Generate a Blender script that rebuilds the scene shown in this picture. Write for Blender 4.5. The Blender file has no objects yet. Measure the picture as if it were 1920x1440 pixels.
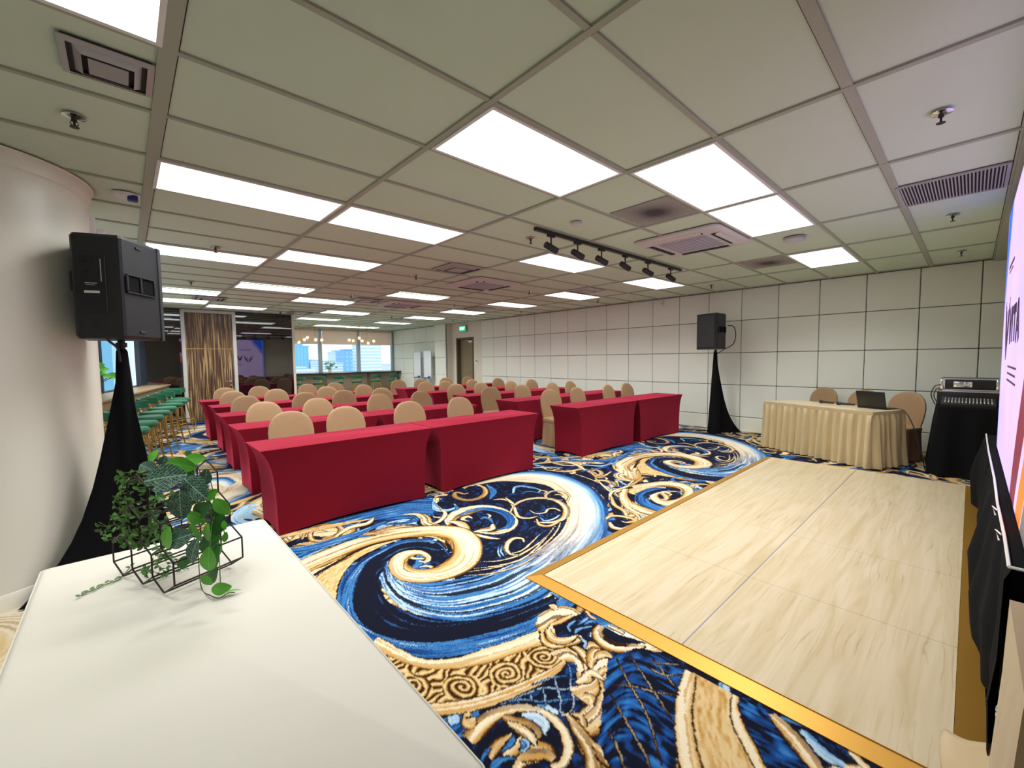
import bpy, bmesh, math, random, json
import numpy as np
from mathutils import Vector, Matrix
PI=math.pi
sc=bpy.context.scene
col=bpy.context.scene.collection
H=1.45          # eye height
ZC=2.71         # ceiling
random.seed(7)
# ------------------------------------------------------------------ helpers
def newmat(name):
    m=bpy.data.materials.new(name);m.use_nodes=True
    return m,m.node_tree.nodes,m.node_tree.links,m.node_tree.nodes['Principled BSDF']
def mat(name,c,rough=.6,metal=0,em=None,es=0,noise=0,nscale=20,bump=0,spec=None,sheen=0,alpha=None,trans=0,ior=None,coat=0):
    m,n,l,b=newmat(name)
    b.inputs['Base Color'].default_value=(*c,1);b.inputs['Roughness'].default_value=rough;b.inputs['Metallic'].default_value=metal
    if spec is not None:b.inputs['Specular IOR Level'].default_value=spec
    if em: b.inputs['Emission Color'].default_value=(*em,1);b.inputs['Emission Strength'].default_value=es
    if sheen:b.inputs['Sheen Weight'].default_value=sheen
    if trans:b.inputs['Transmission Weight'].default_value=trans
    if coat:b.inputs['Coat Weight'].default_value=coat
    if ior:b.inputs['IOR'].default_value=ior
    if noise or bump:
        tc=n.new('ShaderNodeTexCoord');nz=n.new('ShaderNodeTexNoise');nz.inputs['Scale'].default_value=nscale;nz.inputs['Detail'].default_value=4
        l.new(tc.outputs['Object'],nz.inputs['Vector'])
        if noise:
            mx=n.new('ShaderNodeMix');mx.data_type='RGBA'
            mx.inputs[6].default_value=(*[v*(1-noise) for v in c],1);mx.inputs[7].default_value=(*[min(1,v*(1+noise)) for v in c],1)
            l.new(nz.outputs['Fac'],mx.inputs[0]);l.new(mx.outputs[2],b.inputs['Base Color'])
        if bump:
            bp=n.new('ShaderNodeBump');bp.inputs['Strength'].default_value=bump;bp.inputs['Distance'].default_value=.01
            l.new(nz.outputs['Fac'],bp.inputs['Height']);l.new(bp.outputs['Normal'],b.inputs['Normal'])
    return m
def smooth(me,ang=40):
    for p in me.polygons:p.use_smooth=True
    try: me.set_sharp_from_angle(angle=math.radians(ang))
    except Exception: pass
def link(name,me,m=None,parent=None,sm=True,**kw):
    o=bpy.data.objects.new(name,me);col.objects.link(o)
    if m is not None:
        for x in (m if isinstance(m,(list,tuple)) else [m]): me.materials.append(x)
    if sm: smooth(me)
    if parent: o.parent=parent
    for k,v in kw.items(): o[k]=v
    return o
def fin(bm,name,m=None,parent=None,sm=True,**kw):
    me=bpy.data.meshes.new(name);bmesh.ops.recalc_face_normals(bm,faces=bm.faces);bm.to_mesh(me);bm.free()
    return link(name,me,m,parent,sm,**kw)
def tag(o,label,cat,group=None):
    o['label']=label;o['category']=cat
    if group:o['group']=group
    return o
def thing(name,label,cat,loc=(0,0,0),rz=0,group=None):
    o=bpy.data.objects.new(name,None);col.objects.link(o);o.location=loc;o.rotation_euler=(0,0,rz);o.empty_display_size=.1
    return tag(o,label,cat,group)
def struct(o): o['kind']='structure';return o
def BM(): return bmesh.new()
def box(bm,x0,x1,y0,y1,z0,z1,bev=0,mi=0,seg=2):
    vs=[bm.verts.new((x,y,z)) for x in(x0,x1) for y in(y0,y1) for z in(z0,z1)]
    F=[(0,1,3,2),(4,6,7,5),(0,4,5,1),(2,3,7,6),(0,2,6,4),(1,5,7,3)]
    fs=[bm.faces.new([vs[i] for i in f]) for f in F]
    for f in fs:f.material_index=mi
    if bev:
        r=bmesh.ops.bevel(bm,geom=list({e for f in fs for e in f.edges}),offset=bev,segments=seg,affect='EDGES',profile=.5)
        for f in r['faces']:f.material_index=mi
    return vs
def rbox(bm,M,sx,sy,sz,bev=0,mi=0):
    t=BM();box(t,-sx/2,sx/2,-sy/2,sy/2,-sz/2,sz/2,bev)
    t.transform(M);me=bpy.data.meshes.new('t');t.to_mesh(me);t.free()
    n=len(bm.faces);bm.from_mesh(me);bpy.data.meshes.remove(me);bm.faces.ensure_lookup_table()
    for f in bm.faces[n:]:f.material_index=mi
def frame_from(d,up=Vector((0,0,1))):
    d=Vector(d).normalized()
    if abs(d.dot(up))>.98: up=Vector((1,0,0))
    a=d.cross(up).normalized();b=a.cross(d).normalized();return a,b
def tube(bm,pts,r,n=8,cap=True,mi=0,closed=False):
    pts=[Vector(p) for p in pts];rr=r if isinstance(r,(list,tuple)) else [r]*len(pts);rings=[]
    m=len(pts)
    for i,p in enumerate(pts):
        if closed: d=pts[(i+1)%m]-pts[i-1]
        else: d=(pts[min(i+1,m-1)]-pts[max(i-1,0)])
        a,b=frame_from(d)
        rings.append([bm.verts.new(p+a*math.cos(2*PI*k/n)*rr[i]+b*math.sin(2*PI*k/n)*rr[i]) for k in range(n)])
    for i in range(m if closed else m-1):
        A,B=rings[i],rings[(i+1)%m]
        for k in range(n):
            f=bm.faces.new((A[k],A[(k+1)%n],B[(k+1)%n],B[k]));f.material_index=mi
    if cap and not closed:
        for g in(rings[0][::-1],rings[-1]):
            f=bm.faces.new(g);f.material_index=mi
def lathe(bm,prof,n=24,M=None,mi=0,cap=True):
    rings=[]
    for r,z in prof:
        ring=[]
        for k in range(n):
            v=Vector((r*math.cos(2*PI*k/n),r*math.sin(2*PI*k/n),z))
            ring.append(bm.verts.new(M@v if M else v))
        rings.append(ring)
    for A,B in zip(rings,rings[1:]):
        for k in range(n):
            f=bm.faces.new((A[k],A[(k+1)%n],B[(k+1)%n],B[k]));f.material_index=mi
    if cap:
        for g in(rings[0][::-1],rings[-1]):
            try:
                f=bm.faces.new(g);f.material_index=mi
            except Exception: pass
def loft(bm,rings,mi=0,capa=True,capb=True,closed=True):
    R=[[bm.verts.new(p) for p in r] for r in rings];n=len(R[0])
    for A,B in zip(R,R[1:]):
        for k in range(n if closed else n-1):
            f=bm.faces.new((A[k],A[(k+1)%n],B[(k+1)%n],B[k]));f.material_index=mi
    if capa: f=bm.faces.new(R[0][::-1]);f.material_index=mi
    if capb: f=bm.faces.new(R[-1]);f.material_index=mi
    return R
def prism(bm,poly,z0,z1,mi=0):
    loft(bm,[[(x,y,z0) for x,y in poly],[(x,y,z1) for x,y in poly]],mi)
def crv(P,n=8):
    P=[Vector(p) for p in P];Q=[2*P[0]-P[1]]+P+[2*P[-1]-P[-2]];o=[]
    for i in range(len(P)-1):
        a,b,c,d=Q[i:i+4]
        for k in range(n):
            f=k/n;o.append(.5*((2*b)+(c-a)*f+(2*a-5*b+4*c-d)*f*f+(3*b-a-3*c+d)*f**3))
    return o+[P[-1]]
def dup(root,loc,rz,label,group=None,scale=None):
    r=root.copy();col.objects.link(r);r.location=loc;r.rotation_euler=(0,0,rz);r['label']=label
    if group:r['group']=group
    for ch in list(root.children):
        c=ch.copy();col.objects.link(c);c.parent=r
        for g in ch.children:
            d=g.copy();col.objects.link(d);d.parent=c
    return r
def shift(bm,loc,rz=0): bm.transform(Matrix.Translation(Vector(loc))@Matrix.Rotation(rz,4,'Z'))
ORD=['first','second','third','fourth','fifth','sixth','seventh','eighth','ninth','tenth']

# ------------------------------------------------------------------ materials
M={}
M['tile']=mat('ceiling_tile',(.60,.72,.58),.95,noise=.03,nscale=3,bump=.02)
M['tee']=mat('ceiling_tee',(.38,.41,.33),.6)
M['gapd']=mat('dark_gap',(.03,.03,.03),.9)
M['plaster']=mat('plaster',(.70,.66,.56),.85,noise=.02,nscale=2,bump=.02)
M['panel']=mat('acoustic_panel_fabric',(.78,.82,.735),.95,noise=.04,nscale=180,bump=.15)
M['groove']=mat('panel_groove',(.15,.15,.12),.9)
M['black']=mat('black_cloth',(.006,.006,.007),.95,bump=.1,nscale=60,spec=.1)
M['blackplastic']=mat('black_plastic',(.012,.014,.018),.42,bump=.15,nscale=400)
M['blackmetal']=mat('black_metal',(.01,.01,.012),.4)
M['glassblack']=mat('black_glass',(.004,.004,.006),.02,ior=2.2)
M['chrome']=mat('chrome',(.8,.8,.8),.15,1)
M['alu']=mat('aluminium',(.62,.64,.66),.32,1)
M['goldtrim']=mat('gold_trim',(.50,.27,.045),.42,.7)
M['goldleg']=mat('gold_leg',(.70,.50,.16),.3,1)
M['green']=mat('green_velvet',(.003,.115,.055),.7,sheen=.1,noise=.2,nscale=10)
M['red']=mat('red_spandex',(.17,.0025,.012),.85,spec=.15,bump=.05,nscale=30,noise=.06)
rb_=M['red'].node_tree.nodes['Principled BSDF'];rb_.inputs['Sheen Weight'].default_value=.9;rb_.inputs['Sheen Tint'].default_value=(1,.10,.20,1);rb_.inputs['Sheen Roughness'].default_value=.45
M['tan']=mat('tan_spandex',(.34,.21,.105),.6,noise=.05,nscale=14,sheen=.1)
M['whitecloth']=mat('white_spandex',(.70,.68,.60),.6,noise=.03,nscale=5,bump=.08)
M['satin']=mat('gold_satin',(.62,.50,.27),.24,.15,sheen=.3,bump=.25,nscale=9)
M['white']=mat('white_plastic',(.8,.8,.8),.4)
M['greyw']=mat('grey_plastic',(.45,.45,.45),.5)
M['screenblack']=mat('frame_black',(.01,.01,.012),.5)
M['woodtop']=mat('counter_wood',(.30,.21,.12),.35,noise=.25,nscale=7)
M['countfront']=mat('counter_front',(.20,.16,.11),.5,noise=.1,nscale=6)
M['darktop']=mat('dark_stone_top',(.02,.018,.02),.15)
M['brownframe']=mat('brown_frame',(.10,.075,.045),.5)
M['doorleaf']=mat('olive_door',(.23,.18,.10),.5,noise=.08,nscale=4)
M['mull']=mat('mullion',(.30,.36,.37),.4,.3)
M['blind']=mat('roller_blind',(.80,.70,.60),.9,em=(1,.82,.68),es=.0)
m_=M['blind'];n_=m_.node_tree.nodes;l_=m_.node_tree.links;tb_=n_.new('ShaderNodeBsdfTranslucent');tb_.inputs['Color'].default_value=(.95,.80,.66,1);mx_=n_.new('ShaderNodeMixShader');mx_.inputs[0].default_value=.45
l_.new(n_['Principled BSDF'].outputs[0],mx_.inputs[1]);l_.new(tb_.outputs[0],mx_.inputs[2]);l_.new(mx_.outputs[0],n_['Material Output'].inputs['Surface'])
M['glass']=mat('glass_clear',(1,1,1),.0,trans=1,ior=1.02)
M['bulb']=mat('bulb_glow',(1,.9,.7),.4,em=(1,.72,.4),es=9)
M['globe']=mat('globe_glass',(1,.9,.8),.05,trans=.9,ior=1.1)
M['exit']=mat('exit_green',(.0,.3,.15),.4,em=(0,.45,.22),es=1.0)
M['exitw']=mat('exit_letters',(1,1,1),.4,em=(.8,1,.9),es=2.2)
M['leafdark']=None
M['blue']=mat('blue_plastic',(.02,.10,.5),.4)
M['indigo']=mat('indigo_sticker',(.02,.02,.16),.4)
M['stain']=None
# panel light emission
M['diff']=mat('light_diffuser',(.9,.9,.9),.5,em=(.95,.98,1),es=4.0)
# wood for dance floor: pale maple, grain along X
def wood_floor():
    m,n,l,b=newmat('pale_maple_laminate')
    tc=n.new('ShaderNodeTexCoord');mp=n.new('ShaderNodeMapping');mp.inputs['Scale'].default_value=(.7,9,1)
    l.new(tc.outputs['Object'],mp.inputs['Vector'])
    nz=n.new('ShaderNodeTexNoise');nz.inputs['Scale'].default_value=1.6;nz.inputs['Detail'].default_value=8;nz.inputs['Distortion'].default_value=1.2
    l.new(mp.outputs['Vector'],nz.inputs['Vector'])
    r=n.new('ShaderNodeValToRGB');e=r.color_ramp.elements
    e[0].position=.30;e[0].color=(.41,.325,.175,1);e[1].position=.62;e[1].color=(.50,.425,.285,1)
    l.new(nz.outputs['Fac'],r.inputs['Fac'])
    mp2=n.new('ShaderNodeMapping');mp2.inputs['Scale'].default_value=(1.3,9,1);l.new(tc.outputs['Object'],mp2.inputs['Vector'])
    wv=n.new('ShaderNodeTexWave');wv.wave_type='RINGS';wv.inputs['Scale'].default_value=.9;wv.inputs['Distortion'].default_value=9;wv.inputs['Detail'].default_value=3;wv.inputs['Detail Scale'].default_value=1.2
    l.new(mp2.outputs['Vector'],wv.inputs['Vector'])
    r2=n.new('ShaderNodeValToRGB');r2.color_ramp.elements[0].position=.0;r2.color_ramp.elements[0].color=(.78,.74,.66,1);r2.color_ramp.elements[1].position=.10;r2.color_ramp.elements[1].color=(1,1,1,1)
    l.new(wv.outputs['Fac'],r2.inputs['Fac'])
    n3=n.new('ShaderNodeTexNoise');n3.inputs['Scale'].default_value=2.2;l.new(tc.outputs['Object'],n3.inputs['Vector'])
    r3=n.new('ShaderNodeValToRGB');r3.color_ramp.elements[0].position=.50;r3.color_ramp.elements[0].color=(0,0,0,1);r3.color_ramp.elements[1].position=.62;r3.color_ramp.elements[1].color=(.8,.8,.8,1)
    l.new(n3.outputs['Fac'],r3.inputs['Fac'])
    mx=n.new('ShaderNodeMix');mx.data_type='RGBA';mx.blend_type='MULTIPLY'
    l.new(r3.outputs['Color'],mx.inputs[0]);l.new(r.outputs['Color'],mx.inputs[6]);l.new(r2.outputs['Color'],mx.inputs[7]);l.new(mx.outputs[2],b.inputs['Base Color'])
    b.inputs['Roughness'].default_value=.52
    return m
M['maple']=wood_floor()
def zebra():
    m,n,l,b=newmat('zebra_veneer')
    tc=n.new('ShaderNodeTexCoord')
    def lay(sx,sz,th0,th1,dist):
        mp=n.new('ShaderNodeMapping');mp.inputs['Scale'].default_value=(sx,1,sz);l.new(tc.outputs['Object'],mp.inputs['Vector'])
        nz=n.new('ShaderNodeTexNoise');nz.inputs['Scale'].default_value=1;nz.inputs['Detail'].default_value=3;nz.inputs['Distortion'].default_value=dist;l.new(mp.outputs['Vector'],nz.inputs['Vector'])
        r=n.new('ShaderNodeValToRGB');r.color_ramp.elements[0].position=th0;r.color_ramp.elements[0].color=(0,0,0,1);r.color_ramp.elements[1].position=th1;r.color_ramp.elements[1].color=(1,1,1,1)
        l.new(nz.outputs['Fac'],r.inputs['Fac']);return r.outputs['Color']
    a=lay(42,1.1,.50,.62,.4);c=lay(20,.9,.46,.60,.2)
    m1=n.new('ShaderNodeMix');m1.data_type='RGBA';m1.inputs[6].default_value=(.055,.028,.014,1);m1.inputs[7].default_value=(.13,.07,.035,1);l.new(c,m1.inputs[0])
    m2=n.new('ShaderNodeMix');m2.data_type='RGBA';l.new(m1.outputs[2],m2.inputs[6]);m2.inputs[7].default_value=(.42,.29,.14,1);l.new(a,m2.inputs[0])
    l.new(m2.outputs[2],b.inputs['Base Color']);b.inputs['Roughness'].default_value=.35
    return m
M['zebra']=zebra()
# ------------------------------------------------------------------ carpet (colour worked out from brush strokes)
TX,TY=4.03,8.06
RES=0.005
NX,NY=int(round(TX/RES)),int(round(TY/RES))
def _vn(x,y,seed=0):
    xi=np.floor(x).astype(np.int64);yi=np.floor(y).astype(np.int64);fx=x-xi;fy=y-yi
    fx=fx*fx*(3-2*fx);fy=fy*fy*(3-2*fy)
    def h(a,b):
        n=(a*374761393+b*668265263+seed*974711)&0xffffffff
        n=((n^(n>>13))*1274126177)&0xffffffff
        return ((n^(n>>16))&0xffff)/65535.0
    return (h(xi,yi)*(1-fx)+h(xi+1,yi)*fx)*(1-fy)+(h(xi,yi+1)*(1-fx)+h(xi+1,yi+1)*fx)*fy
def _mix(a,b,t): return a+(b-a)*np.clip(t,0,1)[...,None]
def C(h): 
    v=np.array([int(h[i:i+2],16)/255 for i in (0,2,4)]); return v**2.2
NAVY=C('0b1226');NAVY2=C('16264e');BL=C('1c5096');BL2=C('4788c4');BP=C('a9cfea');CR=C('f6e8c8');CR2=C('e3c48d');GO=C('c99a50');BR=C('6b4318');BD=C('2c1a10')
def ramp(stops,v):
    out=np.broadcast_to(stops[0][1],v.shape+(3,)).copy()
    for (a,ca),(b,cb) in zip(stops,stops[1:]):
        m=v>=a; t=np.clip((v-a)/(b-a+1e-9),0,1)
        out=np.where(m[...,None],ca+(cb-ca)*t[...,None],out)
    return out
def pal(name,s,t,w,sd):
    """s metres along, t 0..1 across, w local width"""
    u=t*w
    st=_vn(s*2.2,u*60,sd)*.6+_vn(s*5,u*130,sd+1)*.4       # streaks along the stroke
    fine=_vn(s*9,u*260,sd+2)
    edge=np.minimum(t,1-t)*w
    if name in('navy','navyline'):
        c=ramp([(0,NAVY),(.62,NAVY),(.7,NAVY2),(.76,C('2f5f9a')),(.8,NAVY),(1,NAVY)],st)
    elif name=='bay':
        c=ramp([(0,NAVY*.7),(.55,NAVY),(.68,NAVY2),(.8,BL),(.86,NAVY),(1,C('24406e'))],_vn(s*22,u*40,sd)*.55+_vn(s*60,u*60,sd+1)*.45)
    elif name=='blue':
        c=ramp([(0,NAVY),(.22,NAVY2),(.4,BL),(.58,BL2),(.7,BL),(.8,BP),(1,BP)],st*.8+fine*.25)
        c=_mix(c,NAVY+0*c,(.006-edge)/.004)
    elif name=='pale':
        c=ramp([(0,BL),(.3,BL2),(.55,BP),(1,C('e9f2f6'))],st); c=_mix(c,NAVY2+0*c,(.004-edge)/.003)
    elif name=='palefill':
        c=ramp([(0,C('4d86b5')),(.3,C('9cc3dc')),(1,C('b4d2e4'))],st)
    elif name=='comet':
        k=np.clip((s-2.2)/1.6,0,1)     # 0 head .. 1 sweeping tail
        a=ramp([(0,CR2),(.12,CR),(.5,C('f8ecd2')),(.62,C('dfeaf2')),(.72,BP),(.84,BL2),(.95,BL),(1,NAVY2)],np.clip(1-t+(st-.5)*.22,0,1)*1.0)
        b=ramp([(0,NAVY),(.25,BL),(.45,BL2),(.62,BL),(.75,BP),(1,C('dcebf5'))],np.clip(st*1.1-.05+(.5-np.abs(t-.45))*.35,0,1))
        c=_mix(a,b,k*1.25-.1+(fine-.5)*.5)
        c=_mix(c,ramp([(0,BR),(1,GO)],fine)*1.0,((_vn(s*1.4,u*75,sd+7)>.78)&(k<.6)&(t>.5)).astype(float)*.55)
        c=_mix(c,NAVY+0*c,(_vn(s*1.3,u*45,sd+9)>.74).astype(float)*k*1.2*.8)
    elif name=='sand':
        g=_vn(s*28,u*90,sd+4)
        c=ramp([(0,BR),(.25,GO),(.55,CR2),(1,C('efd6a3'))],st*.5+g*.55); c=_mix(c,BD+0*c,(.006-edge)/.004)
    elif name in('cream','ribbon','ribbon2','gold'):
        v=t+(st-.5)*.25
        if name=='gold': c=ramp([(0,BR),(.15,GO),(.4,CR2),(.6,CR),(.78,GO),(.95,BR)],v)
        elif name=='ribbon2': c=ramp([(0,GO),(.1,CR),(.3,CR2),(.42,GO),(.5,CR),(.72,GO),(.9,CR2),(1,BR)],v)
        else: c=ramp([(0,BR),(.06,CR2),(.25,CR),(.55,CR),(.75,CR2),(.9,GO),(1,BR)],v)
        c=_mix(c,BR+0*c,((_vn(s*1.1,u*48,sd+5)>.71)).astype(float)*np.clip(w/.08,0,1)*.85)
        c=_mix(c,GO+0*c,((_vn(s*2.3,u*85,sd+6)>.70)).astype(float)*np.clip(w/.05,0,1)*.7)
        c=_mix(c,BD+0*c,(.005-edge)/.003)
    elif name=='brown':
        c=np.broadcast_to(BD,s.shape+(3,)).copy()
    elif name=='filigree':
        # rosettes of concentric scrolls in dark gold
        cs=.21; k=np.round(s/cs-.5)+.5; dx=(s-k*cs); dy=(t-.5)*w+.02*np.sin(k*7); r=np.hypot(dx,dy*1.0); a=np.arctan2(dy,dx)
        v=.5+.5*np.sin(r*210+a+3*_vn(s*22,u*22,sd)*1.6)
        v2=.5+.5*np.sin((s+u)*120+5*_vn(s*18,u*18,sd+3)*2)
        v=np.where(r<.085,v,v2)
        c=ramp([(0,BD),(.3,BR),(.6,GO),(1,C('ecd49c'))],v); 
    elif name=='hatch':
        v=_vn(s*30,u*30,sd)*.5+_vn(s*12,u*70,sd+1)*.5
        c=ramp([(0,NAVY),(.42,NAVY),(.5,C('14376f')),(.62,BL),(.8,C('2f74bd')),(1,BL2)],v)
    return c
def crom(P,n):
    P=np.asarray(P,float);
    if len(P)==2:
        t=np.linspace(0,1,n)[:,None];return P[0]*(1-t)+P[1]*t
    Q=np.vstack([2*P[0]-P[1],P,2*P[-1]-P[-2]]);m=len(P)-1
    tt=np.linspace(0,m-1e-9,n);i=tt.astype(int);f=(tt-i)[:,None]
    a,b,c,d=Q[i],Q[i+1],Q[i+2],Q[i+3]
    return .5*((2*b)+(c-a)*f+(2*a-5*b+4*c-d)*f*f+(3*b-a-3*c+d)*f**3)
def paint(S):
    gx,gy=np.meshgrid((np.arange(NX)+.5)*RES,(np.arange(NY)+.5)*RES)
    # painterly ground: navy sea with gold and blue marbling, periodic in both directions
    def per(fx,fy,sd): # periodic warp
        return np.sin(2*np.pi*(gx/TX*fx+.3*sd))*np.cos(2*np.pi*(gy/TY*fy+.17*sd))
    wx=gx+.05*per(3,2,1)+.03*per(5,7,2);wy=gy+.05*per(2,3,3)+.03*per(6,5,4)
    v=_vn(wx*9,wy*9,5)*.6+_vn(wx*26,wy*26,6)*.4
    img=ramp([(0,NAVY),(.55,NAVY),(.62,NAVY2),(.72,C('1c3f7c')),(.8,NAVY),(1,NAVY)],v)
    rg=np.random.default_rng(4)
    G=[]
    for q in range(420):
        cx,cy=rg.uniform(0,TX),rg.uniform(0,TY);r=rg.uniform(.10,.36)*(1.5 if q<60 else 1);a0=rg.uniform(0,6.28);tn=rg.uniform(2.5,7.5)*rg.choice([-1,1])
        g=np.linspace(0,1,9);rr=r*(1-g*.8);an=a0+tn*g
        G.append(['c',str(rg.choice(['cream','gold','blue','pale','sand','bay'],p=[.27,.2,.22,.08,.08,.15])),np.c_[cx+rr*np.cos(an),cy+rr*np.sin(an)],[.02,r*rg.uniform(.2,.5),.01]])
    def sh(o,dx,dy):
        d=np.array([dx,dy]);return [o[0],o[1],np.asarray(o[2])+d,(np.asarray(o[3])+d) if o[0]=='s' else o[3]]
    S=G+[sh(o,1.4,2.75) for o in S]+[sh(o,2.7,5.3) for o in S]+list(S)
    for k,(ty,pn,a,b) in enumerate(S):
        if ty=='s':
            n0=len(a)*12;L=crom(a,n0);R=crom(b,n0)
        else:
            n0=len(a)*14;M=crom(a,n0);T=np.gradient(M,axis=0);T/=np.linalg.norm(T,axis=1)[:,None]+1e-9
            Nn=np.c_[-T[:,1],T[:,0]];q=np.linspace(0,1,n0)
            w=np.where(q<.5,b[0]+(b[1]-b[0])*np.sin(q*np.pi),b[2]+(b[1]-b[2])*np.sin(q*np.pi))[:,None]
            L=M+Nn*w/2;R=M-Nn*w/2
        mid=(L+R)/2;ln=np.r_[0,np.cumsum(np.linalg.norm(np.diff(mid,axis=0),axis=1))]
        lm=max(np.linalg.norm(np.diff(L,axis=0),axis=1).sum(),np.linalg.norm(np.diff(R,axis=0),axis=1).sum())
        W=np.linalg.norm(L-R,axis=1)
        ns=max(8,int(lm/RES*1.8));nt=max(4,int(W.max()/RES*1.8))
        si=np.linspace(0,1,ns)*(n0-1)
        def ip(A): return np.interp(si,np.arange(n0),A)
        Lx,Ly,Rx,Ry,Wl,Sl=ip(L[:,0]),ip(L[:,1]),ip(R[:,0]),ip(R[:,1]),ip(W),ip(ln)
        t=np.linspace(0,1,nt)[None,:]
        X=Lx[:,None]*(1-t)+Rx[:,None]*t;Y=Ly[:,None]*(1-t)+Ry[:,None]*t
        s=np.broadcast_to(Sl[:,None],X.shape);tt=np.broadcast_to(t,X.shape);w=np.broadcast_to(Wl[:,None],X.shape)
        c=pal(pn,s,tt,w,k*11+3)
        ix=np.floor(X/RES).astype(int)%NX;iy=np.floor(Y/RES).astype(int)%NY
        img[iy,ix]=c
    return img
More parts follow.
